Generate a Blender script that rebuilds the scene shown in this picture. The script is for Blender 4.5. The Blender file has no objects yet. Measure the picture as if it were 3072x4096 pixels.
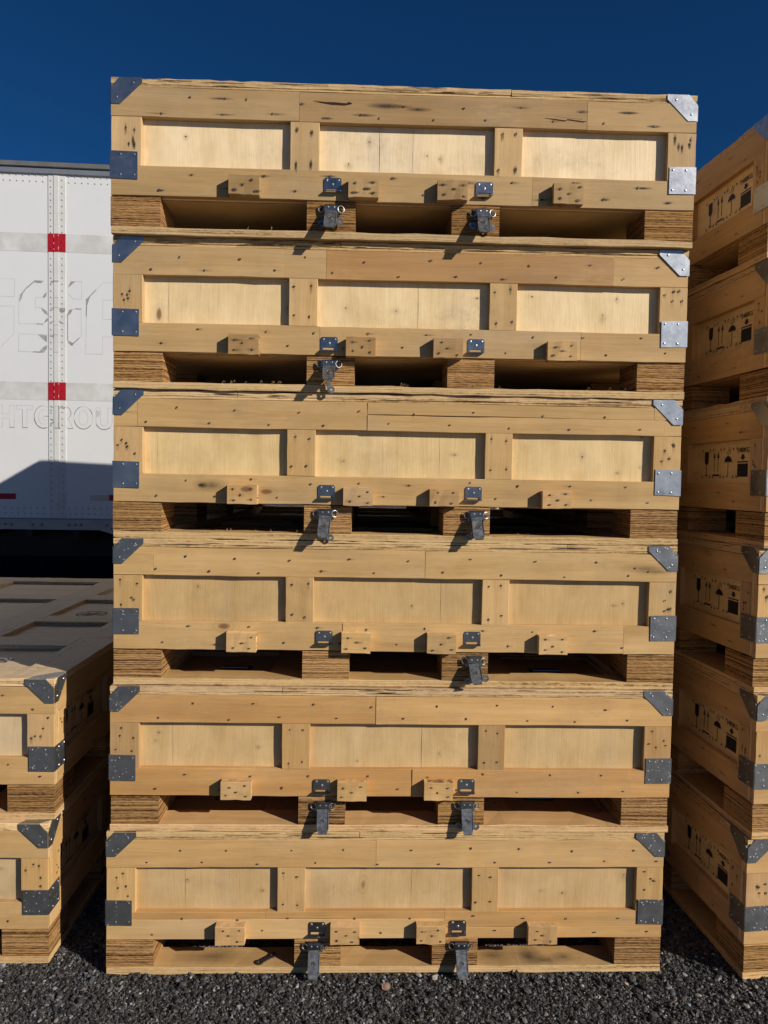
import bpy, math, random
import numpy as np
from mathutils import Vector, Matrix

scene = bpy.context.scene
col = scene.collection

# ------------------------------------------------------------------ camera
cam_d = bpy.data.cameras.new("camera")
cam = bpy.data.objects.new("camera", cam_d)
col.objects.link(cam)
RIGHT = Vector((0.9994891, -0.02699366, 0.01711375))
DOWN = Vector((0.01592166, -0.04377498, -0.99891454))
FWD = Vector((0.02771351, 0.99867667, -0.04332284))
m = Matrix((RIGHT, -DOWN, -FWD)).transposed().to_4x4()
m.translation = Vector((-0.10016, -2.12762, 1.46711))
cam.matrix_world = m
cam_d.sensor_fit = 'HORIZONTAL'
cam_d.sensor_width = 36.0
cam_d.lens = 2937.2 / 3072 * 36
cam_d.clip_start = 0.02
cam_d.clip_end = 900
scene.camera = cam

# ------------------------------------------------------------------ world, sun, exposure
SUN = Vector((1.36, -1.0, 0.81)).normalized()          # towards the sun
ELEV = math.asin(SUN.z)
AZ = math.atan2(SUN.x, SUN.y)
w = bpy.data.worlds.new("World")
scene.world = w
w.use_nodes = True
nt = w.node_tree
bg = nt.nodes["Background"]
sky = nt.nodes.new("ShaderNodeTexSky")
sky.sky_type = 'NISHITA'
sky.sun_disc = False
sky.sun_elevation = ELEV
sky.sun_rotation = AZ
sky.altitude = 2500
sky.air_density = 0.62
sky.dust_density = 0.9
sky.ozone_density = 5.0
hs = nt.nodes.new("ShaderNodeHueSaturation")          # deep, dry-air blue
hs.inputs['Saturation'].default_value = 1.19
hs.inputs['Value'].default_value = 0.84
nt.links.new(sky.outputs[0], hs.inputs['Color'])
nt.links.new(hs.outputs[0], bg.inputs[0])
bg.inputs[1].default_value = 0.068
sd = bpy.data.lights.new("sun", 'SUN')
sd.energy = 4.4
sd.angle = math.radians(0.53)
sd.color = (1.0, 0.94, 0.85)
so = bpy.data.objects.new("sun", sd)
so.rotation_euler = (-SUN).to_track_quat('-Z', 'Y').to_euler()
so.location = (6, -5, 6)
col.objects.link(so)
scene.view_settings.view_transform = 'Standard'
scene.view_settings.look = 'None'
scene.view_settings.exposure = 0.20
scene.view_settings.gamma = 1.0
scene.cycles.max_bounces = 10
scene.cycles.diffuse_bounces = 4
scene.cycles.transparent_max_bounces = 12

# ------------------------------------------------------------------ helpers
rnd = random.Random(7)


class MB:
    """Collects faces for ONE mesh; every corner carries grain coords 'gc' and a tint 'tone'."""
    def __init__(s):
        s.v = []; s.f = []; s.mi = []; s.gc = []; s.tn = []; s.sm = []

    def face(s, pts, gcs=None, mat=0, tone=(1, 1, 1), smooth=False):
        b = len(s.v)
        s.v.extend(pts)
        n = len(pts)
        s.f.append(tuple(range(b, b + n)))
        s.mi.append(mat)
        s.gc.append([tuple(g) for g in (gcs if gcs is not None else pts)])
        s.tn.append(tone)
        s.sm.append(smooth)

    def build(s, name, mats, parent=None):
        me = bpy.data.meshes.new(name)
        me.from_pydata(s.v, [], s.f)
        for k in (mats if isinstance(mats, (list, tuple)) else [mats]):
            me.materials.append(k)
        me.polygons.foreach_set('material_index', s.mi)
        me.polygons.foreach_set('use_smooth', s.sm)
        a = me.attributes.new('gc', 'FLOAT_VECTOR', 'CORNER')
        a.data.foreach_set('vector', np.array([c for g in s.gc for c in g], dtype=np.float32).ravel())
        t = me.attributes.new('tone', 'FLOAT_COLOR', 'CORNER')
        tt = []
        for g, c in zip(s.gc, s.tn):
            tt.extend([(c[0], c[1], c[2], 1.0)] * len(g))
        t.data.foreach_set('color', np.array(tt, dtype=np.float32).ravel())
        me.update()
        o = bpy.data.objects.new(name, me)
        if parent is not None:
            o.parent = parent
        col.objects.link(o)
        return o

    # a length of timber: axis = direction of the length; a along it, b and c across it
    def plank(s, axis, a0, a1, b0, b1, c0, c1, tone=(1, 1, 1), seg=None, jit=0.0005, ch=0.0012,
              mats=(0, 0, 0), r=rnd, off=None, bow=0.0, perm=False):
        L = a1 - a0
        if seg is None:
            seg = max(1, min(40, int(L / 0.06)))
        off = off or (r.uniform(-40, 40), r.uniform(-40, 40), r.uniform(-40, 40))
        pf = [(b0 + ch, c0), (b1 - ch, c0), (b1, c0 + ch), (b1, c1 - ch), (b1 - ch, c1), (b0 + ch, c1), (b0, c1 - ch), (b0, c0 + ch)]

        def P(a, b, c):
            return {'x': (a, b, c), 'y': (b, a, c), 'z': (b, c, a)}[axis]
        rings = []
        ph = r.uniform(0, 6)
        for i in range(seg + 1):
            a = a0 + L * i / seg
            j = [(r.gauss(0, jit), r.gauss(0, jit)) for _ in range(4)]
            w_ = bow * math.sin(ph + 5 * i / seg)
            rr = []
            for q, (b, c) in enumerate(pf):
                jb, jc = j[[0, 1, 1, 2, 2, 3, 3, 0][q]]
                rr.append((a, b + jb, c + jc + w_))
            rings.append(rr)
        flip = (axis == 'y')
        for i in range(seg):
            for q in range(8):
                q2 = (q + 1) % 8
                quad = [rings[i][q], rings[i][q2], rings[i + 1][q2], rings[i + 1][q]]
                if axis != 'y':
                    quad = quad[::-1]
                mt = mats[0] if q in (0, 4) else (mats[1])
                s.face([P(*p) for p in quad], [(p[0] + off[0], p[1] + off[1], p[2] + off[2]) for p in quad], mt, tone)
        for rr, e in ((rings[0], 0), (rings[-1], 1)):
            pts = rr if (e == 1) != flip else rr[::-1]
            if axis != 'y':
                pts = pts
            s.face([P(*p) for p in pts], [((p[2] + off[0], p[0] + off[1], p[1] + off[2]) if perm else (p[0] + off[0], p[1] + off[1], p[2] + off[2])) for p in pts], mats[2], tone)

    def box(s, x0, x1, y0, y1, z0, z1, tone=(1, 1, 1), mat=0, ch=0.0, **k):
        s.plank('x', x0, x1, y0, y1, z0, z1, tone, seg=1, jit=0, ch=ch or 0.0004, mats=(mat, mat, mat), **k)

    # a prism from an outline in a plane: O origin, U, V in-plane, N direction of thickness
    def prism(s, pts, O, U, V, N, t, mat=0, tone=(1, 1, 1), smooth=False):
        O, U, V, N = Vector(O), Vector(U), Vector(V), Vector(N)
        A = [O + U * p[0] + V * p[1] for p in pts]
        B = [p + N * t for p in A]
        ccw = U.cross(V).dot(N) > 0
        ar = sum(pts[i][0] * pts[(i + 1) % len(pts)][1] - pts[(i + 1) % len(pts)][0] * pts[i][1] for i in range(len(pts)))
        if (ar > 0) == ccw:
            top, bot = B, A[::-1]
        else:
            top, bot = B[::-1], A
        s.face([tuple(p) for p in top], None, mat, tone)
        s.face([tuple(p) for p in bot], None, mat, tone)
        n = len(A)
        for i in range(n):
            j = (i + 1) % n
            q = [A[i], A[j], B[j], B[i]]
            if (ar > 0) != ccw:
                q = q[::-1]
            s.face([tuple(p) for p in q], None, mat, tone, smooth)

    def dome(s, O, N, r, h, mat=0, tone=(1, 1, 1), n=8):
        O, N = Vector(O), Vector(N).normalized()
        U = N.orthogonal().normalized(); V = N.cross(U)
        rings = []
        for k in (0, 0.5, 0.85):
            rr = r * math.cos(k * math.pi / 2); hh = h * math.sin(k * math.pi / 2)
            rings.append([tuple(O + U * rr * math.cos(2 * math.pi * i / n) + V * rr * math.sin(2 * math.pi * i / n) + N * hh) for i in range(n)])
        for a, b in zip(rings, rings[1:]):
            for i in range(n):
                j = (i + 1) % n
                s.face([a[i], a[j], b[j], b[i]], None, mat, tone, True)
        s.face(rings[-1], None, mat, tone, True)

    def tube(s, path, r, mat=0, tone=(1, 1, 1), n=6, closed=False):
        path = [Vector(p) for p in path]
        m_ = len(path)
        rings = []
        for i, p in enumerate(path):
            if closed:
                d = path[(i + 1) % m_] - path[i - 1]
            else:
                d = path[min(i + 1, m_ - 1)] - path[max(i - 1, 0)]
            d.normalize()
            U = Vector((0, -1, 0.3)).cross(d)
            if U.length < 0.1:
                U = Vector((1, 0, 0.2)).cross(d)
            U.normalize(); V = d.cross(U)
            rings.append([tuple(p + U * r * math.cos(2 * math.pi * k / n) + V * r * math.sin(2 * math.pi * k / n)) for k in range(n)])
        rng = range(m_) if closed else range(m_ - 1)
        for i in rng:
            a, b = rings[i], rings[(i + 1) % m_]
            for k in range(n):
                q = (k + 1) % n
                s.face([a[k], a[q], b[q], b[k]], None, mat, tone, True)
        if not closed:
            s.face(rings[0][::-1], None, mat, tone); s.face(rings[-1], None, mat, tone)


def empty(name, loc, rz=0, label=None, cat=None, group=None):
    o = bpy.data.objects.new(name, None)
    o.location = loc
    o.rotation_euler = (0, 0, rz)
    o.empty_display_size = 0.1
    col.objects.link(o)
    tag(o, label, cat, group)
    return o


def tag(o, label=None, cat=None, group=None, kind=None):
    if label: o['label'] = label
    if cat: o['category'] = cat
    if group: o['group'] = group
    if kind: o['kind'] = kind
    return o


# ------------------------------------------------------------------ materials
def new_mat(name):
    mt = bpy.data.materials.new(name)
    mt.use_nodes = True
    n = mt.node_tree.nodes
    return mt, mt.node_tree, n['Principled BSDF']


class G:
    """terse node graph helper"""
    def __init__(s, nt): s.nt = nt
    def n(s, t, **k):
        x = s.nt.nodes.new(t)
        for a, b in k.items(): setattr(x, a, b)
        return x
    def l(s, a, b): s.nt.links.new(a, b)
    def attr(s, name): return s.n('ShaderNodeAttribute', attribute_name=name)
    def math(s, op, a, b=None, c=None, clamp=False):
        x = s.n('ShaderNodeMath', operation=op); x.use_clamp = clamp
        for i, v in enumerate((a, b, c)):
            if v is None: continue
            if isinstance(v, (int, float)): x.inputs[i].default_value = v
            else: s.l(v, x.inputs[i])
        return x.outputs[0]
    def vmul(s, v, xyz):
        x = s.n('ShaderNodeVectorMath', operation='MULTIPLY'); s.l(v, x.inputs[0]); x.inputs[1].default_value = xyz
        return x.outputs[0]
    def vadd(s, v, w_):
        x = s.n('ShaderNodeVectorMath', operation='ADD'); s.l(v, x.inputs[0]); s.l(w_, x.inputs[1])
        return x.outputs[0]
    def noise(s, v, scale=1.0, detail=3.0, rough=0.55, col_=False, dist=0.0):
        x = s.n('ShaderNodeTexNoise'); s.l(v, x.inputs['Vector'])
        x.inputs['Scale'].default_value = scale; x.inputs['Detail'].default_value = detail; x.inputs['Roughness'].default_value = rough
        x.inputs['Distortion'].default_value = dist
        return x.outputs['Color' if col_ else 'Fac']
    def ramp(s, f, stops, interp='LINEAR'):
        x = s.n('ShaderNodeValToRGB'); s.l(f, x.inputs[0])
        cr = x.color_ramp; cr.interpolation = interp
        while len(cr.elements) < len(stops): cr.elements.new(0.5)
        for e, (p, c) in zip(cr.elements, stops):
            e.position = p
            e.color = (c, c, c, 1) if isinstance(c, (int, float)) else (*c, 1)
        return x.outputs[0]
    def mix(s, f, a, b, mode='MIX'):
        x = s.n('ShaderNodeMix', data_type='RGBA', blend_type=mode)
        for i, v in ((0, f), (6, a), (7, b)):
            if isinstance(v, (int, float)): x.inputs[i].default_value = v if i == 0 else (v, v, v, 1)
            elif isinstance(v, tuple): x.inputs[i].default_value = (*v, 1)
            else: s.l(v, x.inputs[i])
        return x.outputs[2]
    def bump(s, h, strength, dist, bsdf):
        x = s.n('ShaderNodeBump'); s.l(h, x.inputs['Height']); x.inputs['Strength'].default_value = strength
        x.inputs['Distance'].default_value = dist
        s.l(x.outputs[0], bsdf.inputs['Normal'])


def wood_mat(name, light, dark, contrast=1.0, knots=True, rough=0.62, spec=0.25, fig=1.0, mott=0.6, streak=0.95):
    mt, nt_, b = new_mat(name)
    g = G(nt_)
    gc = g.attr('gc').outputs['Vector']; tone = g.attr('tone').outputs['Color']
    warp = g.noise(g.vmul(gc, (1.6, 4, 4)), 1.0, 2, 0.5, col_=True)
    gw = g.vadd(gc, g.vmul(warp, (0.0, 0.05 * fig, 0.05 * fig)))
    n1 = g.noise(g.vmul(gw, (1.1, 24, 24)), 1.0, 4, 0.6)
    n2 = g.noise(g.vmul(gw, (5, 170, 170)), 1.0, 3, 0.65)
    n3 = g.noise(g.vmul(gw, (2.6, 6, 6) if mott < 0.9 else (7, 10, 10)), 1.0, 4, 0.62)
    s1 = g.math('ADD', g.math('MULTIPLY', n1, streak), g.math('MULTIPLY', n2, 0.45))
    s2 = g.math('ADD', s1, g.math('MULTIPLY', n3, mott))
    f = g.math('ADD', g.math('MULTIPLY', g.math('SUBTRACT', s2, 0.5 * (streak + 0.45 + mott)), 1.5 * contrast), 0.5, clamp=True)
    c = g.ramp(f, [(0.0, dark), (0.55, tuple(0.45 * a + 0.55 * b_ for a, b_ in zip(dark, light))), (1.0, light)])
    # weather-greyed patches
    gp = g.noise(g.vmul(gc, (1.3, 3.5, 3.5)), 1.0, 4, 0.7)
    c = g.mix(g.ramp(gp, [(0.52, 0.0), (0.78, 0.45)]), c, tuple(0.75 * x for x in (light[0] * 0.86, light[0] * 0.7, light[0] * 0.48)))
    # fine dark pores running with the grain
    po = g.noise(g.vmul(gw, (14, 420, 420)), 1.0, 1, 0.5)
    c = g.mix(g.ramp(po, [(0.22, 0.32), (0.33, 0.0)]), c, tuple(x * 0.6 for x in dark))
    if knots:
        v = g.n('ShaderNodeTexVoronoi'); g.l(g.vmul(gw, (3.0, 6.5, 6.5)), v.inputs['Vector']); v.inputs['Scale'].default_value = 1.0
        d = v.outputs['Distance']
        ring = g.math('MULTIPLY_ADD', g.math('SINE', g.math('MULTIPLY', d, 150.0)), 0.5, 0.5)
        halo = g.ramp(d, [(0.03, 0.55), (0.15, 0.0)])
        c = g.mix(g.math('MULTIPLY', halo, g.math('MULTIPLY_ADD', ring, 0.6, 0.3)), c, tuple(x * 0.5 for x in dark))
        c = g.mix(g.ramp(d, [(0.035, 0.85), (0.06, 0.0)]), c, (0.16, 0.07, 0.03))
    geo = g.n('ShaderNodeNewGeometry').outputs['Position']
    d1 = g.noise(g.vmul(geo, (2.2, 2.2, 4.5)), 1.0, 5, 0.68)
    d2 = g.noise(geo, 38.0, 4, 0.7)
    dirt = g.math('MULTIPLY', g.ramp(d1, [(0.50, 0.0), (0.72, 1.0)]), g.ramp(d2, [(0.38, 0.06), (0.66, 0.50)]))
    c = g.mix(1.0, c, tone, 'MULTIPLY')
    c = g.mix(dirt, c, (0.27, 0.20, 0.125))
    pale = g.ramp(g.noise(g.vmul(geo, (3.1, 3.1, 7.0)), 1.0, 5, 0.7), [(0.56, 0.0), (0.74, 0.34)])
    c = g.mix(pale, c, tuple(min(.8, x * 1.22) for x in light))
    g.l(c, b.inputs['Base Color'])
    b.inputs['Roughness'].default_value = rough
    b.inputs['Specular IOR Level'].default_value = spec
    g.bump(g.math('ADD', n2, g.math('MULTIPLY', po, 0.6)), 0.35, 0.0012, b)
    return mt


def layer_mat(name, light, mid, dark, freq, crack=0.3, rough_bump=0.5, xs=14.0, lines=0.5):
    """edge-on veneer: thin layers stacked along gc.z with glue lines and torn fibres"""
    mt, nt_, b = new_mat(name)
    g = G(nt_)
    gc = g.attr('gc').outputs['Vector']; tone = g.attr('tone').outputs['Color']
    w_ = g.noise(g.vmul(gc, (7, 7, 25)), 1.0, 3, 0.65, col_=True)
    gw = g.vadd(gc, g.vmul(w_, (0, 0, 0.0055)))
    a = g.noise(g.vmul(gw, (0.8, 0.8, freq)), 1.0, 1, 0.5)
    a2 = g.noise(g.vmul(gw, (xs, xs, freq * 2.1)), 1.0, 2, 0.6)
    tear = g.noise(g.vmul(gw, (60, 60, freq * 1.1)), 1.0, 3, 0.7)
    sx = g.n('ShaderNodeSeparateXYZ'); g.l(gw, sx.inputs[0])
    ph = g.math('ADD', g.math('MULTIPLY', sx.outputs[2], freq * 4.6), g.math('MULTIPLY', a, 14.0))
    sn = g.math('MULTIPLY_ADD', g.math('SINE', ph), 0.5, 0.5)
    s_ = g.math('ADD', g.math('MULTIPLY', a, 0.55), g.math('ADD', g.math('MULTIPLY', a2, 0.35), g.math('MULTIPLY', tear, 0.50)))
    s_ = g.math('ADD', s_, g.math('MULTIPLY', g.math('SUBTRACT', sn, 0.5), 0.32 * lines))
    f = g.math('ADD', g.math('MULTIPLY', g.math('SUBTRACT', s_, 0.70), 2.7), 0.5, clamp=True)
    c = g.ramp(f, [(0.0, dark), (crack, tuple(0.5 * (x + y) for x, y in zip(dark, mid))), (crack + 0.2, mid), (0.95, light)])
    c = g.mix(1.0, c, tone, 'MULTIPLY')
    g.l(c, b.inputs['Base Color'])
    b.inputs['Roughness'].default_value = 0.85
    b.inputs['Specular IOR Level'].default_value = 0.12
    g.bump(f, rough_bump, 0.003, b)
    return mt


def metal_mat(name, base, rough, spots=False, scr=0.1):
    mt, nt_, b = new_mat(name)
    g = G(nt_)
    tc = g.n('ShaderNodeTexCoord').outputs['Object']
    geo = g.n('ShaderNodeNewGeometry').outputs['Position']
    n1 = g.noise(geo, 26, 4, 0.6)
    n2 = g.noise(geo, 190, 2, 0.6)
    c = g.mix(g.ramp(n1, [(0.3, 0.0), (0.7, 1.0)]), tuple(x * 0.82 for x in base), base)
    r_ = g.math('ADD', g.math('MULTIPLY_ADD', n1, 0.22, rough - 0.11), g.math('MULTIPLY', n2, scr))
    if spots:
        v = g.n('ShaderNodeTexVoronoi'); g.l(geo, v.inputs['Vector']); v.inputs['Scale'].default_value = 105
        sp = g.ramp(v.outputs['Distance'], [(0.16, 1.0), (0.26, 0.0)])
        keep = g.ramp(g.noise(geo, 34, 2), [(0.45, 0.0), (0.55, 1.0)])
        k = g.math('MULTIPLY', sp, keep)
        c = g.mix(g.math('MULTIPLY', k, 0.8), c, (0.62, 0.62, 0.6))
        r_ = g.math('ADD', r_, g.math('MULTIPLY', k, 0.35))
        b.inputs['Metallic'].default_value = 0.9
    else:
        b.inputs['Metallic'].default_value = 1.0
    g.l(c, b.inputs['Base Color'])
    g.l(r_, b.inputs['Roughness'])
    g.bump(n2, 0.05, 0.002, b)
    return mt


def flat_mat(name, c1, rough=0.6, c2=None, scale=6.0, metallic=0.0, spec=0.3, bump=0.0):
    mt, nt_, b = new_mat(name)
    g = G(nt_)
    geo = g.n('ShaderNodeNewGeometry').outputs['Position']
    n1 = g.noise(geo, scale, 5, 0.6)
    g.l(g.mix(g.ramp(n1, [(0.3, 0.0), (0.7, 1.0)]), c1, c2 or tuple(x * 0.85 for x in c1)), b.inputs['Base Color'])
    b.inputs['Roughness'].default_value = rough
    b.inputs['Metallic'].default_value = metallic
    b.inputs['Specular IOR Level'].default_value = spec
    if bump:
        g.bump(n1, bump, 0.01, b)
    return mt


M = {}
M['board'] = wood_mat('pine_board', (0.62, 0.400, 0.178), (0.40, 0.236, 0.092), contrast=1.0)
M['ply'] = wood_mat('plywood_face', (0.69, 0.495, 0.252), (0.50, 0.335, 0.145), contrast=1.0, rough=0.48, spec=0.4, fig=1.6, mott=1.15, streak=0.6)
M['lid'] = wood_mat('lid_plywood_face', (0.56, 0.40, 0.235), (0.40, 0.27, 0.145), contrast=0.7, rough=0.6, spec=0.3, fig=1.4)
M['edge'] = layer_mat('plywood_edge', (0.64, 0.44, 0.225), (0.53, 0.345, 0.16), (0.20, 0.11, 0.045), 150, crack=0.10, rough_bump=0.35, xs=4, lines=0.5)
M['lvl'] = layer_mat('laminated_block_edge', (0.50, 0.290, 0.115), (0.33, 0.170, 0.060), (0.050, 0.021, 0.007), 250, crack=0.25, rough_bump=0.7, lines=0.6)
M['galv'] = metal_mat('galvanised_sheet', (0.44, 0.455, 0.475), 0.35)
M['galv_spot'] = metal_mat('galvanised_sheet_water_marked', (0.31, 0.315, 0.32), 0.36, spots=True)
M['steel'] = metal_mat('latch_steel', (0.27, 0.268, 0.265), 0.30)
mt, nt_, b = new_mat('lever_steel')
g = G(nt_)
geo = g.n('ShaderNodeNewGeometry').outputs['Position']
n1 = g.noise(geo, 90, 4, 0.65)
g.l(g.mix(g.ramp(n1, [(0.35, 0.0), (0.65, 1.0)]), (0.15, 0.148, 0.145), (0.30, 0.295, 0.285)), b.inputs['Base Color'])
g.l(g.math('MULTIPLY_ADD', n1, 0.3, 0.24), b.inputs['Roughness'])
b.inputs['Metallic'].default_value = 0.72
M['lever'] = mt
M['keeper'] = metal_mat('keeper_steel', (0.36, 0.36, 0.365), 0.26)
M['screw'] = metal_mat('screw_head', (0.50, 0.50, 0.50), 0.36)
M['nail'] = flat_mat('nail_hole', (0.03, 0.02, 0.013), 0.7, (0.09, 0.06, 0.035), 200)
M['nailhead'] = flat_mat('nail_head', (0.45, 0.40, 0.33), 0.4, (0.2, 0.17, 0.13), 200, metallic=0.6)
M['crack'] = flat_mat('wood_crack', (0.045, 0.025, 0.012), 0.9)
M['ink'] = flat_mat('stencil_ink', (0.012, 0.012, 0.013), 0.6, (0.03, 0.028, 0.026), 60)
M['faded_ink'] = flat_mat('faded_stencil_ink', (0.06, 0.05, 0.045), 0.7, (0.12, 0.10, 0.08), 60)
M['pale_paper'] = flat_mat('pale_liner', (0.75, 0.75, 0.74), 0.6)

# stain round a nail: dark streak along the grain, fading out
mt, nt_, b = new_mat('nail_stain')
g = G(nt_)
gc = g.attr('gc').outputs['Vector']; tone = g.attr('tone').outputs['Color']
geo = g.n('ShaderNodeNewGeometry').outputs['Position']
ln = g.n('ShaderNodeVectorMath', operation='LENGTH'); g.l(gc, ln.inputs[0])
fall = g.ramp(ln.outputs['Value'], [(0.05, 1.0), (0.45, 0.42), (1.0, 0.0)])
nz = g.noise(g.vmul(gc, (1.2, 4, 1)), 1.0, 3, 0.6)
nz2 = g.noise(geo, 220, 2, 0.6)
fac = g.math('MULTIPLY', fall, g.math('MULTIPLY', g.math('ADD', nz, nz2), g.n('ShaderNodeSeparateColor').outputs[0]))
sep = [x for x in nt_.nodes if x.bl_idname == 'ShaderNodeSeparateColor'][0]
g.l(tone, sep.inputs[0])
b.inputs['Base Color'].default_value = (0.055, 0.036, 0.022, 1)
b.inputs['Roughness'].default_value = 0.8
tr_ = g.n('ShaderNodeBsdfTransparent'); mx = g.n('ShaderNodeMixShader')
g.l(fac, mx.inputs[0]); g.l(tr_.outputs[0], mx.inputs[1]); g.l(b.outputs[0], mx.inputs[2])
g.l(mx.outputs[0], nt_.nodes['Material Output'].inputs['Surface'])
M['stain'] = mt

# gravel
mt, nt_, b = new_mat('gravel_ground')
g = G(nt_)
geo = g.n('ShaderNodeNewGeometry').outputs['Position']
v = g.n('ShaderNodeTexVoronoi'); g.l(geo, v.inputs['Vector']); v.inputs['Scale'].default_value = 110
c = g.ramp(g.noise(v.outputs['Color'], 3, 1), [(0.3, (0.06, 0.056, 0.052)), (0.55, (0.13, 0.122, 0.112)), (0.72, (0.26, 0.25, 0.23))])
big = g.noise(geo, 1.7, 4, 0.6)
c = g.mix(g.ramp(big, [(0.3, 0.0), (0.8, 0.5)]), c, (0.19, 0.178, 0.162))
g.l(c, b.inputs['Base Color']); b.inputs['Roughness'].default_value = 0.75
g.bump(v.outputs['Distance'], 0.9, 0.012, b)
M['ground'] = mt
mt, nt_, b = new_mat('gravel_stones')
g = G(nt_)
tone = g.attr('tone').outputs['Color']
geo = g.n('ShaderNodeNewGeometry').outputs['Position']
g.l(g.mix(g.ramp(g.noise(geo, 400, 2), [(0.3, 0.0), (0.75, 0.6)]), tone, (0.03, 0.028, 0.026)), b.inputs['Base Color'])
b.inputs['Roughness'].default_value = 0.55
b.inputs['Specular IOR Level'].default_value = 0.45
M['stone'] = mt
M['red_stone'] = flat_mat('reddish_stone', (0.27, 0.15, 0.105), 0.7, (0.22, 0.13, 0.095), 300)

# trailer paints
M['white'] = flat_mat('trailer_white_paint', (0.70, 0.70, 0.69), 0.38, (0.665, 0.67, 0.665), 2.2, spec=0.45)
M['white_strip'] = flat_mat('trailer_splice_paint', (0.66, 0.66, 0.64), 0.45, (0.58, 0.575, 0.55), 7, spec=0.4)
M['old_tape'] = flat_mat('worn_grey_tape', (0.48, 0.475, 0.455), 0.6, (0.66, 0.66, 0.64), 7)
M['red_tape'] = flat_mat('red_reflective_tape', (0.42, 0.012, 0.022), 0.4, (0.34, 0.01, 0.02), 12)
M['pale_tape'] = flat_mat('pale_reflective_tape', (0.60, 0.58, 0.53), 0.5)
M['ghost'] = flat_mat('ghost_letter_edge', (0.42, 0.42, 0.41), 0.7, (0.62, 0.62, 0.61), 14)
M['ghost_dark'] = flat_mat('peeled_letter_edge', (0.16, 0.16, 0.155), 0.7, (0.42, 0.42, 0.41), 30)
M['peel'] = flat_mat('peeled_film', (0.22, 0.22, 0.215), 0.7, (0.40, 0.40, 0.39), 25)
M['alu'] = flat_mat('aluminium_rail', (0.46, 0.47, 0.48), 0.42, (0.36, 0.37, 0.38), 6, metallic=0.7)
M['alu_dull'] = flat_mat('dull_rail', (0.46, 0.445, 0.42), 0.6, (0.36, 0.35, 0.335), 8, metallic=0.1)
M['lip'] = flat_mat('weathered_top_lip', (0.17, 0.165, 0.155), 0.6, (0.12, 0.117, 0.11), 8, metallic=0.1)
M['bolt'] = flat_mat('bolt_head', (0.30, 0.30, 0.30), 0.45, (0.2, 0.2, 0.2), 60, metallic=0.5)
M['rivet'] = flat_mat('rivet_head', (0.50, 0.50, 0.49), 0.5, (0.40, 0.40, 0.39), 60, metallic=0.3)
M['black'] = flat_mat('black_underframe', (0.018, 0.02, 0.024), 0.6)
M['rubber'] = flat_mat('tyre_rubber', (0.02, 0.02, 0.02), 0.8)
M['navy'] = flat_mat('shade_backdrop_black', (0.007, 0.009, 0.013), 0.7, (0.010, 0.012, 0.017), 2, spec=0.1)  # near-black colour standing in for deep shade beneath the trailer

# ------------------------------------------------------------------ decals on boards (nail holes, stains, cracks)
def nail(mb, O, U, V, N, size=0.003, streak=0.0, slen=0.03, swid=0.006, mats=(3, 4, 5), r=rnd, along='u', head=False):
    """mats = hole, stain, head slots"""
    O, U, V, N = Vector(O), Vector(U), Vector(V), Vector(N)
    a = r.uniform(0, 3)
    n = 7
    e = r.uniform(0.75, 1.35)
    if streak > 0:
        du, dv = (slen, swid) if along == 'u' else (swid, slen)
        sh = r.uniform(-0.3, 0.5)
        c0 = O + N * 0.0004 + (U * du * sh if along == 'u' else -V * dv * abs(sh))
        gu, gv = (1, 0) if along == 'u' else (0, 1)
        pts, gcs = [], []
        for p, q in ((-1, -1), (1, -1), (1, 1), (-1, 1)):
            pts.append(tuple(c0 + U * du * p + V * dv * q))
            gcs.append((p, q, 0) if along == 'u' else (q, p, 0))
        if U.cross(V).dot(N) < 0:
            pts.reverse(); gcs.reverse()
        mb.face(pts, gcs, mats[1], (streak, streak, streak))
    pts = [O + N * 0.0007 + U * size * e * math.cos(a + 2 * math.pi * i / n) * r.uniform(.8, 1.1) + V * size / e * math.sin(a + 2 * math.pi * i / n) * r.uniform(.8, 1.1) for i in range(n)]
    if U.cross(V).dot(N) < 0:
        pts.reverse()
    mb.face([tuple(p) for p in pts], None, mats[0])
    if head:
        o2 = O + N * 0.0009 + U * size * r.uniform(-.4, .4) + V * size * r.uniform(-.4, .4)
        pts = [o2 + U * size * .5 * math.cos(2 * math.pi * i / 6) + V * size * .5 * math.sin(2 * math.pi * i / 6) for i in range(6)]
        if U.cross(V).dot(N) < 0:
            pts.reverse()
        mb.face([tuple(p) for p in pts], None, mats[2])


def crack(mb, pts, O, U, V, N, mat, wid=0.0008):
    """thin dark check following a polyline"""
    O, U, V, N = Vector(O), Vector(U), Vector(V), Vector(N)
    P = [O + U * p[0] + V * p[1] + N * 0.0006 for p in pts]
    L = len(P)
    for i in range(L - 1):
        d = (P[i + 1] - P[i]).normalized()
        s_ = N.cross(d)
        w0 = wid * (0.35 if i == 0 else 1); w1 = wid * (0.35 if i == L - 2 else 1)
        q = [P[i] - s_ * w0, P[i + 1] - s_ * w1, P[i + 1] + s_ * w1, P[i] + s_ * w0]
        mb.face([tuple(p) for p in q], None, mat)


BM = None


def board_mats():
    return [M['board'], M['edge'], M['lid'], M['nail'], M['stain'], M['nailhead'], M['crack']]


# ------------------------------------------------------------------ transport markings (side panels)
def text_outline(body, size):
    cu = bpy.data.curves.new('t', 'FONT')
    cu.body = body; cu.size = size; cu.resolution_u = 3
    o = bpy.data.objects.new('t', cu)
    col.objects.link(o)
    dg = bpy.context.evaluated_depsgraph_get()
    me = bpy.data.meshes.new_from_object(o.evaluated_get(dg))
    vs = [tuple(v_.co) for v_ in me.vertices]; fs = [tuple(p.vertices) for p in me.polygons]
    bpy.data.objects.remove(o); bpy.data.curves.remove(cu); bpy.data.meshes.remove(me)
    return vs, fs


KG = text_outline('3480KG', 1.0)


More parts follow.
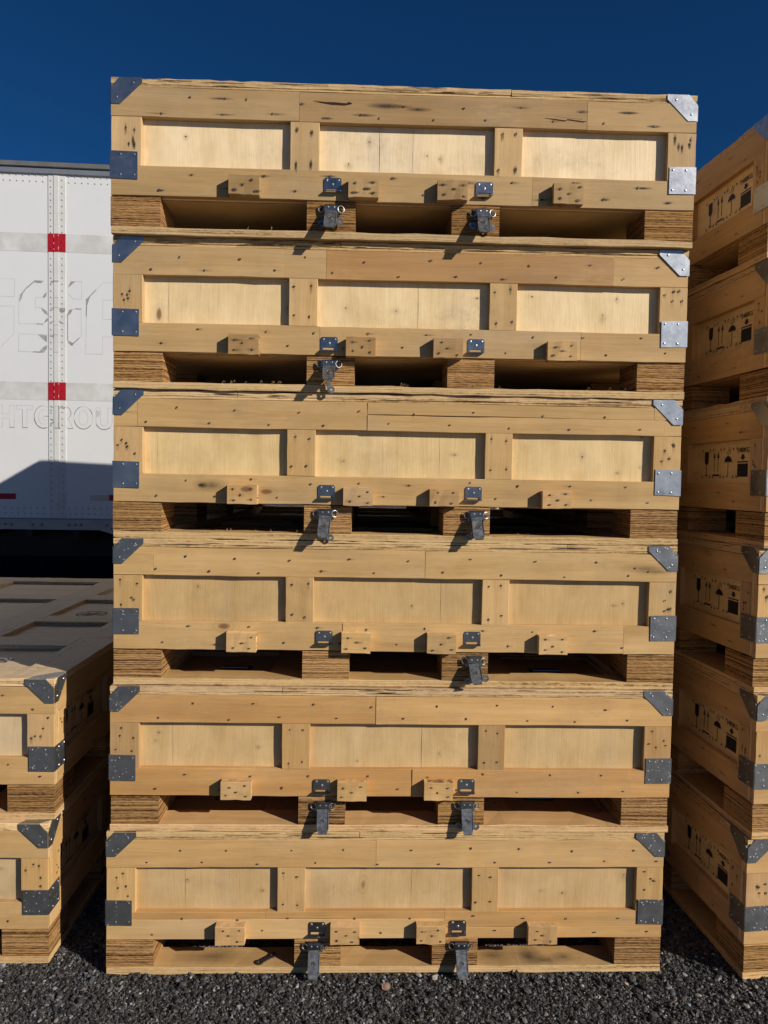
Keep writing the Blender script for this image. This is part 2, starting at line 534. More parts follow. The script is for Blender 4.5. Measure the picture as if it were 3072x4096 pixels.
def marks(O, U, V, N, parent, mat):
    """stencil: glass, two arrows, umbrella, stacking load; U to the right, V up; origin at lower left; 0.28 x 0.09 m"""
    mb = MB()
    O, U, V, N = Vector(O), Vector(U), Vector(V), Vector(N)

    def poly(pts):
        P = [tuple(O + U * p[0] + V * (p[1] * 1.10) + N * 0.0006) for p in pts]
        ar = sum(pts[i][0] * pts[(i + 1) % len(pts)][1] - pts[(i + 1) % len(pts)][0] * pts[i][1] for i in range(len(pts)))
        if (ar > 0) != (U.cross(V).dot(N) > 0):
            P.reverse()
        mb.face(P)

    def rect(x0, x1, y0, y1): poly([(x0, y0), (x1, y0), (x1, y1), (x0, y1)])

    def corner(x, y, sx, sy, l=0.0085, t=0.003):
        poly([(x, y), (x + sx * l, y), (x + sx * l, y + sy * t), (x, y + sy * t)])
        poly([(x, y + sy * t), (x + sx * t, y + sy * t), (x + sx * t, y + sy * l), (x, y + sy * l)])
    T, B = 0.087, 0.001
    # fragile glass
    poly([(0.017, 0.080), (0.042, 0.080), (0.042, 0.056)] + [(0.0295 + 0.0125 * math.cos(a), 0.053 + 0.013 * math.sin(a)) for a in [-.2, -.6, -1.0, -1.4, -1.75, -2.15, -2.55, -2.95]] + [(0.017, 0.056)])
    rect(0.0275, 0.0315, 0.010, 0.041)
    poly([(0.018, 0.006), (0.041, 0.006), (0.033, 0.0105), (0.026, 0.0105)])
    for x in (0.002, ):
        corner(x, T, 1, -1); corner(x, B, 1, 1)
    corner(0.054, T, -1, -1); corner(0.054, B, -1, 1)
    # this way up
    corner(0.066, T, 1, -1); corner(0.066, B, 1, 1)
    for x in (0.078, 0.100):
        rect(x - 0.0016, x + 0.0016, 0.018, 0.064)
        poly([(x - 0.007, 0.060), (x + 0.007, 0.060), (x, 0.080)])
    rect(0.070, 0.110, 0.006, 0.0115)
    corner(0.118, T, -1, -1); corner(0.118, B, -1, 1)
    # keep dry
    corner(0.130, T, 1, -1); corner(0.130, B, 1, 1)
    cx, cy, R_ = 0.158, 0.044, 0.022
    dome_ = [(cx + R_ * math.cos(a), cy + R_ * 0.92 * math.sin(a)) for a in [math.pi * i / 12 for i in range(13)]]
    scal = []
    for k in range(4):
        x1 = cx - R_ + k * R_ / 2
        scal += [(x1 + R_ / 8, cy + 0.003), (x1 + R_ / 4, cy + 0.0035), (x1 + 3 * R_ / 8, cy + 0.003)]
        if k < 3: scal += [(x1 + R_ / 2, cy)]
    poly(dome_ + scal)
    rect(cx - 0.0016, cx + 0.0016, 0.010, cy + 0.004)
    hk = [(cx + 0.0011, 0.010), (cx - 0.0011, 0.010), (cx - 0.003, 0.0065), (cx - 0.006, 0.006), (cx - 0.0085, 0.0085), (cx - 0.0105, 0.0078), (cx - 0.007, 0.003), (cx - 0.002, 0.003)]
    poly(hk)
    rect(cx - .001, cx + .001, 0.062, 0.067)
    for k, (dx, dy) in enumerate([(-0.008, 0.072), (0.0, 0.070), (0.009, 0.072), (-0.003, 0.079), (0.005, 0.079), (0.012, 0.080), (0.003, 0.086)]):
        x, y = cx + dx, dy
        poly([(x - 0.0014, y - 0.0035), (x + 0.0012, y - 0.0035), (x + 0.003, y + 0.0035), (x + 0.0005, y + 0.0035)])
    corner(0.189, T, -1, -1); corner(0.189, B, -1, 1)
    # stacking load
    corner(0.203, T, 1, -1); corner(0.203, B, 1, 1)
    rect(0.210, 0.266, 0.004, 0.041)
    rect(0.209, 0.267, 0.044, 0.0478)
    poly([(0.238, 0.050), (0.252, 0.060), (0.245, 0.060), (0.245, 0.067), (0.231, 0.067), (0.231, 0.060), (0.224, 0.060)])
    corner(0.283, T, -1, -1); corner(0.283, B, -1, 1)
    vs, fs = KG
    wt = max(v_[0] for v_ in vs)
    sx, sy = 0.062 / wt, 0.0195
    for n_, (ox, oy) in enumerate(((0, 0), (.0007, .0), (.0003, .0006))):
        for f_ in fs:
            P = [tuple(O + U * (0.208 + ox + vs[i][0] * sx) + V * (1.1 * (0.0725 + oy + vs[i][1] * sy)) + N * (0.0006 + .0001 * n_)) for i in f_]
            if (P[1][2] - P[0][2]) is not None and (Vector(P[1]) - Vector(P[0])).cross(Vector(P[2]) - Vector(P[1])).dot(N) < 0:
                P.reverse()
            mb.face(P)
    return mb.build('handling_marks', mat, parent)


# ------------------------------------------------------------------ latch hardware
def make_latch(parent, x, z, y=0.0, roll=0.0, length=0.07, out=0.022, ears='right', ear_rot=0.0, wz=-0.055):
    mb = MB()
    St = 0
    mb.box(-0.0185, 0.0185, -0.0125, 0.0, -0.021, 0.0, ch=0.0035)
    mb.box(-0.024, 0.024, -0.002, -0.0001, -0.030, 0.001)
    for dx in (-0.0085, 0.0085):
        mb.dome((dx, -0.0125, -0.0085), (0, -1, 0), 0.0032, 0.0015, 1)
    o = mb.build('latch', [M['steel'], M['screw']], parent)
    o.location = (x, y - 0.0012, z)
    for sx in (-1, 1):
        rb = MB()
        rb.tube([(0.0095 * math.cos(a), 0, 0.0095 * math.sin(a)) for a in [2 * math.pi * i / 16 for i in range(16)]], 0.0015, closed=True)
        rg = rb.build('ring', M['lever'], o)
        rg.location = (sx * 0.0275, -0.0065, -0.0125)
        rg.rotation_euler = (0, 0, sx * 0.45)
    lv = MB()
    n0 = 0.0165
    Ln = length - 0.018
    # face plate, flanges, tapered toe
    lv.prism([(-n0, 0), (n0, 0), (n0, -Ln * 0.78), (n0 * 0.72, -Ln), (-n0 * 0.72, -Ln), (-n0, -Ln * 0.78)], (0, 0, 0), (1, 0, 0), (0, 0, 1), (0, -1, 0), 0.0016)
    for sx in (-1, 1):
        lv.box(sx * n0 - 0.0008, sx * n0 + 0.0008, 0.0, 0.009, -Ln * 0.8, 0.0)
    lv.box(-n0 * 0.72, n0 * 0.72, -0.004, -0.0016, -Ln, -Ln + 0.003, ch=0.001)
    lv.box(-n0 * 0.9, n0 * 0.9, -0.003, -0.0016, -0.0095, -0.005, ch=0.0006)
    for sx in (-1, 1):
        lv.box(sx * n0 * .97 - .0007, sx * n0 * .97 + .0007, -.0034, -.0016, -Ln * .78, -.001)
    lv.tube([(-.0195, .001, -.002), (.0195, .001, -.002)], .0022, n=8)
    kz = -Ln * 0.45
    lv.tube([(0.0055 * math.cos(a), -0.0024, kz + 0.0055 * math.sin(a)) for a in [2 * math.pi * i / 12 - 1 for i in range(10)]], 0.0011)
    lv.prism([(0.004 * math.cos(a), 0.004 * math.sin(a)) for a in [2 * math.pi * i / 10 for i in range(10)]], (0, 0, kz), (1, 0, 0), (0, 0, 1), (0, -1, 0), 0.0024, 1)
    le = lv.build('lever', [M['lever'], M['nail']], o)
    le.location = (0, -0.0125, -0.019)
    le.rotation_euler = (-math.atan2(out, Ln), roll, 0)
    if ears:
        eb = MB()

        def ear(cx, cz):
            R1, R2, n = 0.0105, 0.0034, 14
            for i in range(n):
                a, b_ = 2 * math.pi * i / n, 2 * math.pi * (i + 1) / n
                q = [(cx + R2 * math.cos(a), cz + R2 * math.sin(a)), (cx + R1 * math.cos(a), cz + R1 * math.sin(a)), (cx + R1 * math.cos(b_), cz + R1 * math.sin(b_)), (cx + R2 * math.cos(b_), cz + R2 * math.sin(b_))]
                eb.prism(q, (0, 0, 0), (1, 0, 0), (0, 0, 1), (0, 1, 0), 0.0018)
        if ears in ('both', 'right'):
            ear(0.026, -0.012)
            eb.prism([(0, 0.006), (0.018, -0.006), (0.022, -0.021), (0, -0.014)], (0, 0.0002, 0), (1, 0, 0), (0, 0, 1), (0, 1, 0), 0.0015)
        if ears in ('both', 'left'):
            ear(-0.026, -0.012)
            eb.prism([(0, 0.006), (-0.018, -0.006), (-0.022, -0.021), (0, -0.014)], (0, 0.0002, 0), (1, 0, 0), (0, 0, 1), (0, 1, 0), 0.0015)
        e = eb.build('holed_wing', M['lever'], o)
        e.location = (math.sin(roll) * wz, -0.011, wz)
        e.rotation_euler = (-0.08, ear_rot + roll, 0)
    return o


# ------------------------------------------------------------------ the crate
W, L, H = 1.65, 2.17, 0.4291
FX = ((1, 0, 0), (0, 0, 1), (0, -1, 0))                 # U, V, N of the front face

PLAIN_TOP = [(-0.825, -0.18, 0.322, 0.4035, 0), (-0.18, 0.825, 0.322, 0.4035, 1)]
PLAIN_BOT = [(-0.825, 0.24, 0.106, 0.188, 0), (0.24, 0.825, 0.106, 0.188, 1)]


def make_crate(spec):
    r = random.Random(spec['seed'])
    root = empty('wooden_crate', spec['loc'], spec.get('rz', 0), spec['label'], 'crate', spec['group'])
    T0 = spec.get('tone', (1, 1, 1))
    grey = spec.get('streak', 0.35)
    galv = M['galv_spot'] if spec.get('spots') else M['galv']
    full = spec.get('full', True)

    def tn(k=0.10, base=None):
        b_ = base or T0
        v_ = 1 + r.uniform(-k, k); h = r.uniform(-0.05, 0.05)
        return (b_[0] * v_ * (1 + h * .3), b_[1] * v_, b_[2] * v_ * (1 - h * 1.6))
    bmats = board_mats()
    y0, yF = 0.0, 0.019
    # --- deck boards underneath
    def deck(axis, *a):
        d = MB()
        d.plank(axis, *a, tone=tn(), mats=(0, 1, 1), r=r, jit=0.0009)
        return d
    d = deck('x', -0.825, 0.825, 0.0005, 0.095, 0.0, 0.0205)
    if spec.get('deck_dirt'):
        for (cx, cy, sx, sy, s_) in spec['deck_dirt']:
            nail(d, (cx, cy, 0.0215), (1, 0, 0), (0, 1, 0), (0, 0, 1), 0.0008, s_, sx, sy, r=r)
    for (fx0, fx1, nf) in spec.get('fibres', []):
        for _ in range(nf):
            fx = r.uniform(fx0, fx1); ln = r.uniform(.006, .02); a = r.uniform(-1, 1); yy = r.uniform(.0, .02)
            pth = [(fx + ln * q * math.cos(a * .6) * .8 + .002 * math.sin(5 * q + a), yy - .004 * q, .0205 + .011 * math.sin(2.6 * q) * r.uniform(.6, 1.2)) for q in (0, .25, .5, .75, 1)]
            d.tube(pth, r.uniform(.0004, .0008), mat=0, tone=(.9, .9, .95), n=4)
    d.build('deck_board', bmats, root)
    deck('x', -0.825, 0.825, L - 0.095, L, 0.0, 0.0205).build('deck_board', bmats, root)
    for s in (-1, 1):
        x0, x1 = (-0.825, -0.690) if s < 0 else (0.690, 0.825)
        deck('y', 0.0955, L - 0.0955, x0, x1, 0.0, 0.0205).build('deck_board', bmats, root)
    # --- laminated blocks
    cols = [(-0.825, -0.687), (-0.275, -0.138), (0.133, 0.269), (0.685, 0.824)]
    rows = [(0.001, 0.152), (0.44, 0.60), (1.0, 1.16), (1.58, 1.74), (L - 0.151, L - 0.001)]
    for j, (b0, b1) in enumerate(rows):
        for i, (a0, a1) in enumerate(cols):
            k = MB()
            t = tn(0.13, spec.get('block_tone', (1, 1, 1)))
            jj = r.uniform(-0.003, 0.003)
            zlo = 0.0208 if (j in (0, 4) or i in (0, 3)) else 0.0208
            k.plank('x', a0 + jj, a1 + jj, b0 + (0 if j else r.uniform(0, 0.003)), b1, zlo, 0.1035, tone=t, seg=2, jit=0.0006, mats=(0, 0, 0), r=r)
            k.build('support_block', [M['lvl']], root)
    # --- floor
    k = MB()
    k.plank('x', -0.79, 0.79, 0.033, L - 0.033, 0.1040, 0.116, tone=tn(0.05), seg=1, jit=0, mats=(0, 1, 1), r=r)
    for yy in ((0.095, 0.16), (1.05, 1.13), (L - .16, L - .095)):
        k.plank('x', -0.686, 0.684, yy[0], yy[1], 0.085, 0.1036, tone=tn(0.05), jit=0.0003, mats=(0, 0, 0), r=r) if yy[0] > .5 else None
    k.build('floor_panel', [M['ply'], M['edge']], root)
    # --- front panel sheet (seen in the three recesses)
    k = MB()
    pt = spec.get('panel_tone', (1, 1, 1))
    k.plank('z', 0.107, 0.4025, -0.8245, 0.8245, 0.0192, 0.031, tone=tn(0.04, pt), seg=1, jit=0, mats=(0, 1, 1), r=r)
    # vertical veneer joints
    for xs in spec.get('seams', [(-0.60 + r.uniform(-.05, .12)), r.uniform(-.1, .2), r.uniform(.4, .7)]):
        crack(k, [(xs, 0.186), (xs + r.uniform(-.001, .001), 0.25), (xs + r.uniform(-.0015, .0015), 0.323)], (0, 0.0192, 0), *FX, 2, r.choice((0.0002, 0.0003, 0.0005)))
    for _ in range(spec.get('pknots', 6)):
        xx, zz = r.uniform(-.72, .72), r.uniform(.205, .30)
        nail(k, (xx, 0.0190, zz), *FX, r.uniform(.0008, .0022), r.uniform(.10, .26), r.uniform(.008, .024), r.uniform(.008, .02), (2, 3, 2), r, r.choice('uv'))
    k.build('front_panel', [M['ply'], M['edge'], M['crack'], M['stain']], root)
    # --- front rails
    def rail(name, boards, tones, nails):
        b_ = MB()
        for (x0, x1, z0, z1, ti) in boards:
            tt = tones[ti % len(tones)]
            dp = r.uniform(-0.0012, 0.0012)
            b_.plank('x', x0 + 0.0004, x1 - 0.0004, dp, 0.019, z0, z1, tone=tt, jit=0.0004, r=r, mats=(0, 0, 1), bow=0.0006, perm=True)
        up = True
        x = -0.80 + r.uniform(0, 0.02)
        zlo, zhi = nails
        while x < 0.81:
            z = (zhi if up else zlo) + r.uniform(-.006, .006)
            if not ((x < -0.745 or x > 0.745) and z > .35) and not (0.145 < z and x > 0.74 and z < .23) and not (x < -.745 and .145 < z < .23):
                st = grey * r.uniform(0.4, 1.6) if r.random() < (0.25 + 0.5 * grey) else 0
                nail(b_, (x, -0.0015, z), *FX, r.uniform(.0027, .0038), st, r.uniform(.010, .022 + .022 * grey), r.uniform(.0025, .0055), r=r, head=r.random() < .4)
            x += r.uniform(0.062, 0.105)
            up = not up
        return b_
    tones = [tuple(a * c_ for a, c_ in zip(T0, q)) for q in spec.get('top_tones', [(1, 1, 1), (0.97, 0.98, 0.97), (1.03, 1.03, 1.03)])]
    b_ = rail('top_rail', spec.get('top', PLAIN_TOP), tones, (0.338, 0.376))
    for cpts, wd in spec.get('cracks', []):
        crack(b_, cpts, (0, -0.0014, 0), *FX, 6, wd)
    for (x, z, s_, ln, wd) in spec.get('stains', []):
        nail(b_, (x, -0.0014, z), *FX, 0.003, s_, ln, wd, r=r)
    b_.build('top_rail', bmats, root)
    tones = [tuple(a * c_ for a, c_ in zip(T0, q)) for q in spec.get('bot_tones', [(0.98, 0.98, 0.97), (1.02, 1.02, 1.02)])]
    b_ = rail('bottom_rail', spec.get('bot', PLAIN_BOT), tones, (0.127, 0.170))
    for cpts, wd in spec.get('bcracks', []):
        crack(b_, cpts, (0, -0.0014, 0), *FX, 6, wd)
    for (x, z, s_, ln, wd) in spec.get('bstains', []):
        nail(b_, (x, -0.0014, z), *FX, 0.003, s_, ln, wd, r=r)
    b_.build('bottom_rail', bmats, root)
    # --- posts
    for i, (x0, x1) in enumerate([(-0.825, -0.741), (-0.327, -0.245), (0.249, 0.329), (0.744, 0.825)]):
        k = MB()
        zb = 0.1884 - (r.uniform(0.0, 0.005) if i in (1, 2) else 0)
        k.plank('z', 0.1884, 0.3216, x0, x1, r.uniform(-0.001, 0.0008), 0.019, tone=tn(0.13, spec.get('post_tone', T0)), jit=0.0003, seg=4, r=r, mats=(0, 0, 1))
        pts = []
        if i in (1, 2):
            for dx in (-0.021, 0.021):
                for z in (0.212, 0.300):
                    pts.append((0.5 * (x0 + x1) + dx + r.uniform(-.006, .006), z + r.uniform(-.008, .008)))
        else:
            for _ in range(5):
                pts.append((r.uniform(x0 + .012, x1 - .012), r.uniform(.235, .312)))
            pts.append((r.uniform(x0 + .012, x1 - .012), r.uniform(.195, .22)))
        for (x, z) in pts:
            if i == 0 and x < -.75 and .148 < z < .228: continue
            if i == 3 and x > .75 and .148 < z < .228: continue
            nail(k, (x, -0.0014, z), *FX, r.uniform(.0024, .0036), grey * r.uniform(.5, 1.8), r.uniform(.008, .022), r.uniform(.003, .006), r=r, along='v', head=r.random() < .3)
        k.build('post', bmats, root)
    # --- sides and back
    for s in (-1, 1):
        xo = s * 0.825
        k = MB()
        xi = sorted((xo - s * 0.031, xo - s * 0.0192))
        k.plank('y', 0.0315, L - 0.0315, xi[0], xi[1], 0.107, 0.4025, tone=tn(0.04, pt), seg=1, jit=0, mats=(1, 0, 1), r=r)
        sp_ = k.build('side_panel', [M['ply'], M['edge']], root)
        xi = sorted((xo, xo - s * 0.019))
        for nm, z0, z1 in (('top_rail', 0.322, 0.4035), ('bottom_rail', 0.106, 0.188)):
            k = MB()
            cut = r.uniform(0.5, 1.4)
            for a0, a1 in ((0.0315, cut), (cut, L - 0.0315)):
                k.plank('y', a0, a1 - 0.0006, xi[0] + r.uniform(-.0008, .0008), xi[1] + r.uniform(-.0008, .0008), z0, z1, tone=tn(0.09), jit=0.0004, r=r, mats=(0, 0, 1))
            y = 0.06
            up = True
            while y < L - 0.05:
                z = (z1 - 0.024 if up else z0 + 0.022) + r.uniform(-.006, .006)
                if not (y < 0.11 and (z > .35 or .145 < z < .23)):
                    nail(k, (xo + s * 0.0012, y, z), (0, -s * -1, 0), (0, 0, 1), (s, 0, 0), r.uniform(.0022, .0034), grey * r.uniform(.3, 1.3), r.uniform(.01, .03), r.uniform(.003, .006), r=r)
                y += r.uniform(.07, .12); up = not up
            k.build(nm, bmats, root)
        for a0, a1 in ((0.0315, 0.088), (0.45, 0.53), (0.98, 1.06), (1.58, 1.66), (L - 0.088, L - 0.0315)):
            k = MB()
            k.plank('z', 0.1884, 0.3216, xi[0], xi[1], a0, a1, tone=tn(0.08), jit=0.0003, seg=3, r=r, mats=(0, 0, 1))
            for _ in range(4):
                nail(k, (xo + s * 0.0012, r.uniform(a0 + .012, a1 - .012), r.uniform(.235, .312)), (0, s, 0), (0, 0, 1), (s, 0, 0), r.uniform(.0024, .0036), grey * r.uniform(.3, 1.3), r.uniform(.008, .02), r.uniform(.003, .005), r=r, along='v')
            k.build('post', bmats, root)
        xs = xo - s * 0.0192
        ink = M['ink']
        if s < 0:
            marks((xs, 0.392, 0.205), (0, -1, 0), (0, 0, 1), (-1, 0, 0), sp_, ink)
        else:
            marks((xs, 0.104, 0.205), (0, 1, 0), (0, 0, 1), (1, 0, 0), sp_, ink)
    k = MB()
    k.plank('z', 0.107, 0.4025, -0.8245, 0.8245, L - 0.031, L - 0.0192, tone=tn(0.04, pt), seg=1, jit=0, mats=(0, 1, 1), r=r)
    k.build('back_panel', [M['ply'], M['edge']], root)
    for nm, z0, z1 in (('top_rail', 0.322, 0.4035), ('bottom_rail', 0.106, 0.188)):
        k = MB()
        k.plank('x', -0.825, 0.825, L - 0.019, L, z0, z1, tone=tn(0.08), r=r, mats=(0, 0, 1))
        k.build(nm, bmats, root)
    for x0, x1 in [(-0.825, -0.741), (-0.327, -0.245), (0.249, 0.329), (0.744, 0.825)]:
        k = MB()
        k.plank('z', 0.1884, 0.3216, x0, x1, L - 0.019, L, tone=tn(0.08), seg=3, r=r, mats=(0, 0, 1))
        k.build('post', bmats, root)
    # --- lid: plywood sheet with boards laid flat round three bays
    lt = spec.get('lid_tone', (1, 1, 1))
    k = MB()
    k.plank('x', -0.824, 0.824, 0.001, L - 0.001, 0.4040, 0.4112, tone=tn(0.04, lt), seg=24, jit=0.0005, mats=(2, 1, 1), r=r)
    if spec.get('emblem'):
        ex, ey = spec['emblem']
        n = 28
        for i in range(n):
            a, c_ = 2 * math.pi * i / n, 2 * math.pi * (i + 1) / n
            q = [(ex + R_ * math.cos(t_), ey + R_ * math.sin(t_), 0.4120) for R_, t_ in ((.058, a), (.067, a), (.067, c_), (.058, c_))]
            k.face(q, None, 7)
        bird = [(-.050, -.020), (-.030, -.034), (-.004, -.040), (.012, -.030), (.022, -.012), (.046, -.004), (.050, .012), (.030, .008), (.018, .016), (.034, .034), (.010, .030), (-.006, .010), (-.016, .022), (-.030, .036), (-.026, .012), (-.034, -.004)]
        k.face([(ex + p * 1.0, ey + q_ * 1.0, 0.4120) for p, q_ in bird], None, 7)
        for yy in (0.72, 1.25, 1.80):
            k.face([(.40, yy, .4119), (.685, yy, .4119), (.685, yy + .0012, .4119), (.40, yy + .0012, .4119)], None, 6)
    k.build('lid_panel', bmats + [M['faded_ink']], root)
    z0, z1 = 0.4114, 0.4281
    lid = [('x', -0.825, 0.825, 0.0, 0.148), ('x', -0.825, 0.825, L - 0.15, L),
           ('y', 0.1485, L - 0.1505, 0.69, 0.825), ('y', 0.1485, L - 0.1505, -0.825, -0.69),
           ('y', 0.1485, L - 0.1505, 0.243, 0.385), ('y', 0.1485, L - 0.1505, -0.385, -0.243)]
    for xa, xb in ((0.3855, 0.6895), (-0.6895, -0.3855)):
        lid += [('x', xa, xb, 0.44, 0.575), ('x', xa, xb, 0.87, 1.0), ('x', xa, xb, 1.425, 1.57)]
    lid += [('x', -0.2425, 0.2425, 0.66, 0.80), ('x', -0.2425, 0.2425, 1.425, 1.57)]
    for q, (ax, a0, a1, b0, b1) in enumerate(lid):
        k = MB()
        t = tn(0.06, lt)
        wav = spec.get('chip', 0.0007) if q == 0 else 0.0005
        cut = r.uniform(a0 + .3, a1 - .3) if (a1 - a0) > 1.2 else None
        segs = [(a0, a1)] if cut is None else [(a0, cut - .0008), (cut + .0008, a1)]
        for c0, c1 in segs:
            k.plank(ax, c0, c1, b0, b1, z0, z1, tone=t, seg=max(2, int((c1 - c0) / .03)), jit=wav, mats=(2, 1, 1), r=r)
        # nails on top
        if q < 6:
            aa = a0 + .05
            while aa < a1 - .03:
                bb = r.choice((b0 + .03, b1 - .03)) + r.uniform(-.01, .01)
                if not (q == 0 and abs(aa) > .73):
                    P = (aa, bb, z1 + 0.0006) if ax == 'x' else (bb, aa, z1 + 0.0006)
                    Ua = (1, 0, 0) if ax == 'x' else (0, 1, 0); Va = (0, 1, 0) if ax == 'x' else (-1, 0, 0)
                    nail(k, P, Ua, Va, (0, 0, 1), .003, grey * r.uniform(.3, 1.2), r.uniform(.01, .03), .005, r=r)
                aa += r.uniform(.08, .14)
        if q == 0:      # torn layers along the front edge
            for _ in range(spec.get('tears', 5)):
                xx = r.uniform(-.72, .72); ll = r.uniform(.03, .16); zz = r.uniform(.4125, .426)
                crack(k, [(xx, zz), (xx + ll * .4, zz + r.uniform(-.0012, .0012)), (xx + ll, zz)], (0, -0.0012, 0), *FX, 6, r.uniform(.0006, .0013))
        k.build('lid_rail', bmats, root)
    # --- bail handles on the lid floor
    for hx in (-0.51, 0.51):
        k = MB()
        k.box(hx - 0.05, hx + 0.05, 0.255, 0.31, 0.4113, 0.4135)
        k.tube([(hx - .045, .262, .413), (hx - .043, .255, .420), (hx, .252, .421), (hx + .043, .255, .420), (hx + .045, .262, .413)], 0.0035)
        for dx in (-.04, .04):
            k.dome((hx + dx, .295, .4135), (0, 0, 1), .005, .003)
        k.build('lid_handle', M['steel'], root)
    # --- sheet metal on the corners
    front = [(0.024, 0), (0.0865, 0), (0.0865, -0.014), (0.026, -0.0725), (0, -0.0725), (0, -0.027)]
    for s in (-1, 1):
        for back in (0, 1):
            k = MB()
            yc = L if back else 0.0
            yd = -1 if back else 1
            C0 = (s * 0.825, yc - yd * 0.0016, H - 0.0014)
            k.prism(front, C0, (-s, 0, 0), (0, 0, 1), (0, -yd, 0), 0.0014)
            C1 = (s * 0.8265, yc, H - 0.0014)
            k.prism(front, C1, (0, yd, 0), (0, 0, 1), (s, 0, 0), 0.0014)
            k.prism([(0.024, 0), (0.0865, 0), (0.072, 0.026), (0.026, 0.072), (0, 0.0865), (0, 0.024)], (s * 0.825, yc, H - 0.00095), (-s, 0, 0), (0, yd, 0), (0, 0, 1), 0.0009)
            for (a, z) in ((0.062, -0.016), (0.017, -0.056)):
                k.dome((s * (0.825 - a), yc - yd * 0.0030, H + z), (0, -yd, 0), 0.0034, 0.0018, 1)
                k.dome((s * 0.8279, yc + yd * a, H + z), (s, 0, 0), 0.0034, 0.0018, 1)
            k.build('corner_bracket', [galv, M['screw']], root)
            k = MB()
            zb = 0.150 + r.uniform(-.003, .003)
            tilt = r.uniform(-.002, .002)
            sq = [(0.0002, 0.0), (0.0755, tilt), (0.0755, 0.0755 + tilt), (0.0002, 0.0755)]
            k.prism(sq, (s * 0.8262, yc - yd * 0.0016, zb), (-s, 0, 0), (0, 0, 1), (0, -yd, 0), 0.0014)
            k.prism([(-0.0022, 0), (0.0755, 0), (0.0755, 0.0755), (-0.0022, 0.0755)], (s * 0.8264, yc, zb), (0, yd, 0), (0, 0, 1), (s, 0, 0), 0.0014)
            for a in (0.028, 0.066):
                for z in (0.010, 0.066):
                    k.dome((s * (0.826 - a), yc - yd * 0.0030, zb + z), (0, -yd, 0), 0.0034, 0.0018, 1)
                    k.dome((s * 0.8278, yc + yd * a, zb + z), (s, 0, 0), 0.0034, 0.0018, 1)
            k.build('corner_plate', [galv, M['screw']], root)
    # --- cleats
    for (x0, x1, zc0, zc1) in spec.get('cleats', [(-.493, -.409, .105, .161), (-.161, -.077, .105, .16), (.087, .170, .105, .16), (.415, .499, .105, .16)]):
        k = MB()
        t = tn(0.15, spec.get('cleat_tone', T0))
        k.plank('x', x0, x1, -0.0275, -0.0016, zc0, zc1, tone=t, seg=4, jit=0.0007, mats=(1, 0, 1), r=r)
        for (fx, fz) in r.sample([(.2, .25), (.8, .2), (.25, .75), (.8, .78), (.5, .5)], r.choice((4, 5))):
            nail(k, (x0 + (x1 - x0) * (fx + r.uniform(-.06, .06)), -0.0288, zc0 + (zc1 - zc0) * (fz + r.uniform(-.06, .06))), *FX, r.uniform(.0026, .0036), grey * r.uniform(.5, 2.0), r.uniform(.006, .02), r.uniform(.003, .006), r=r, head=r.random() < .5)
        k.build('cleat', bmats, root)
    # --- latch keepers: small plate with a lip turned outwards and a slot
    for (xc, zt) in spec.get('keepers', [(-.210, .162), (.216, .164)]):
        k = MB()
        wv, hv = 0.0245, 0.036
        k.prism([(-wv, 0.0), (-wv, 0.031), (-wv + .004, hv), (wv - .004, hv), (wv, .031), (wv, 0.0), (wv - .007, 0), (wv - .007, .006), (-wv + .007, .006), (-wv + .007, 0)], (xc, -0.0015, zt - hv), (1, 0, 0), (0, 0, 1), (0, -1, 0), 0.0015)
        k.prism([(-wv, 0), (wv, 0), (wv, .009), (wv - .003, .012), (-wv + .003, .012), (-wv, .009)], (xc, -0.003, zt - hv - .0002), (1, 0, 0), (0, -1, -.25), (0, 0, -1), 0.0015)
        for dx, dz in ((-.0165, .029), (.0165, .029), (0, .018)):
            k.dome((xc + dx, -0.003, zt - hv + dz), (0, -1, 0), .0042, .0018, 1)
        k.build('latch_keeper', [M['keeper'], M['screw']], root)
    for lt_ in spec.get('latches', []):
        make_latch(root, **lt_)
    return root


MAIN = 'wooden crates in the tall centre stack'
RIGHTG = 'wooden crates in the stack on the right'
LEFTG = 'wooden crates in the low stack on the left'


def cl(z0, z1, x=None):
    xs = x or [(-.493, -.408), (-.161, -.077), (.088, .172), (.415, .499)]
    return [(a, b_, z0 + rnd.uniform(-.002, .002), z1 + rnd.uniform(-.002, .002)) for a, b_ in xs]


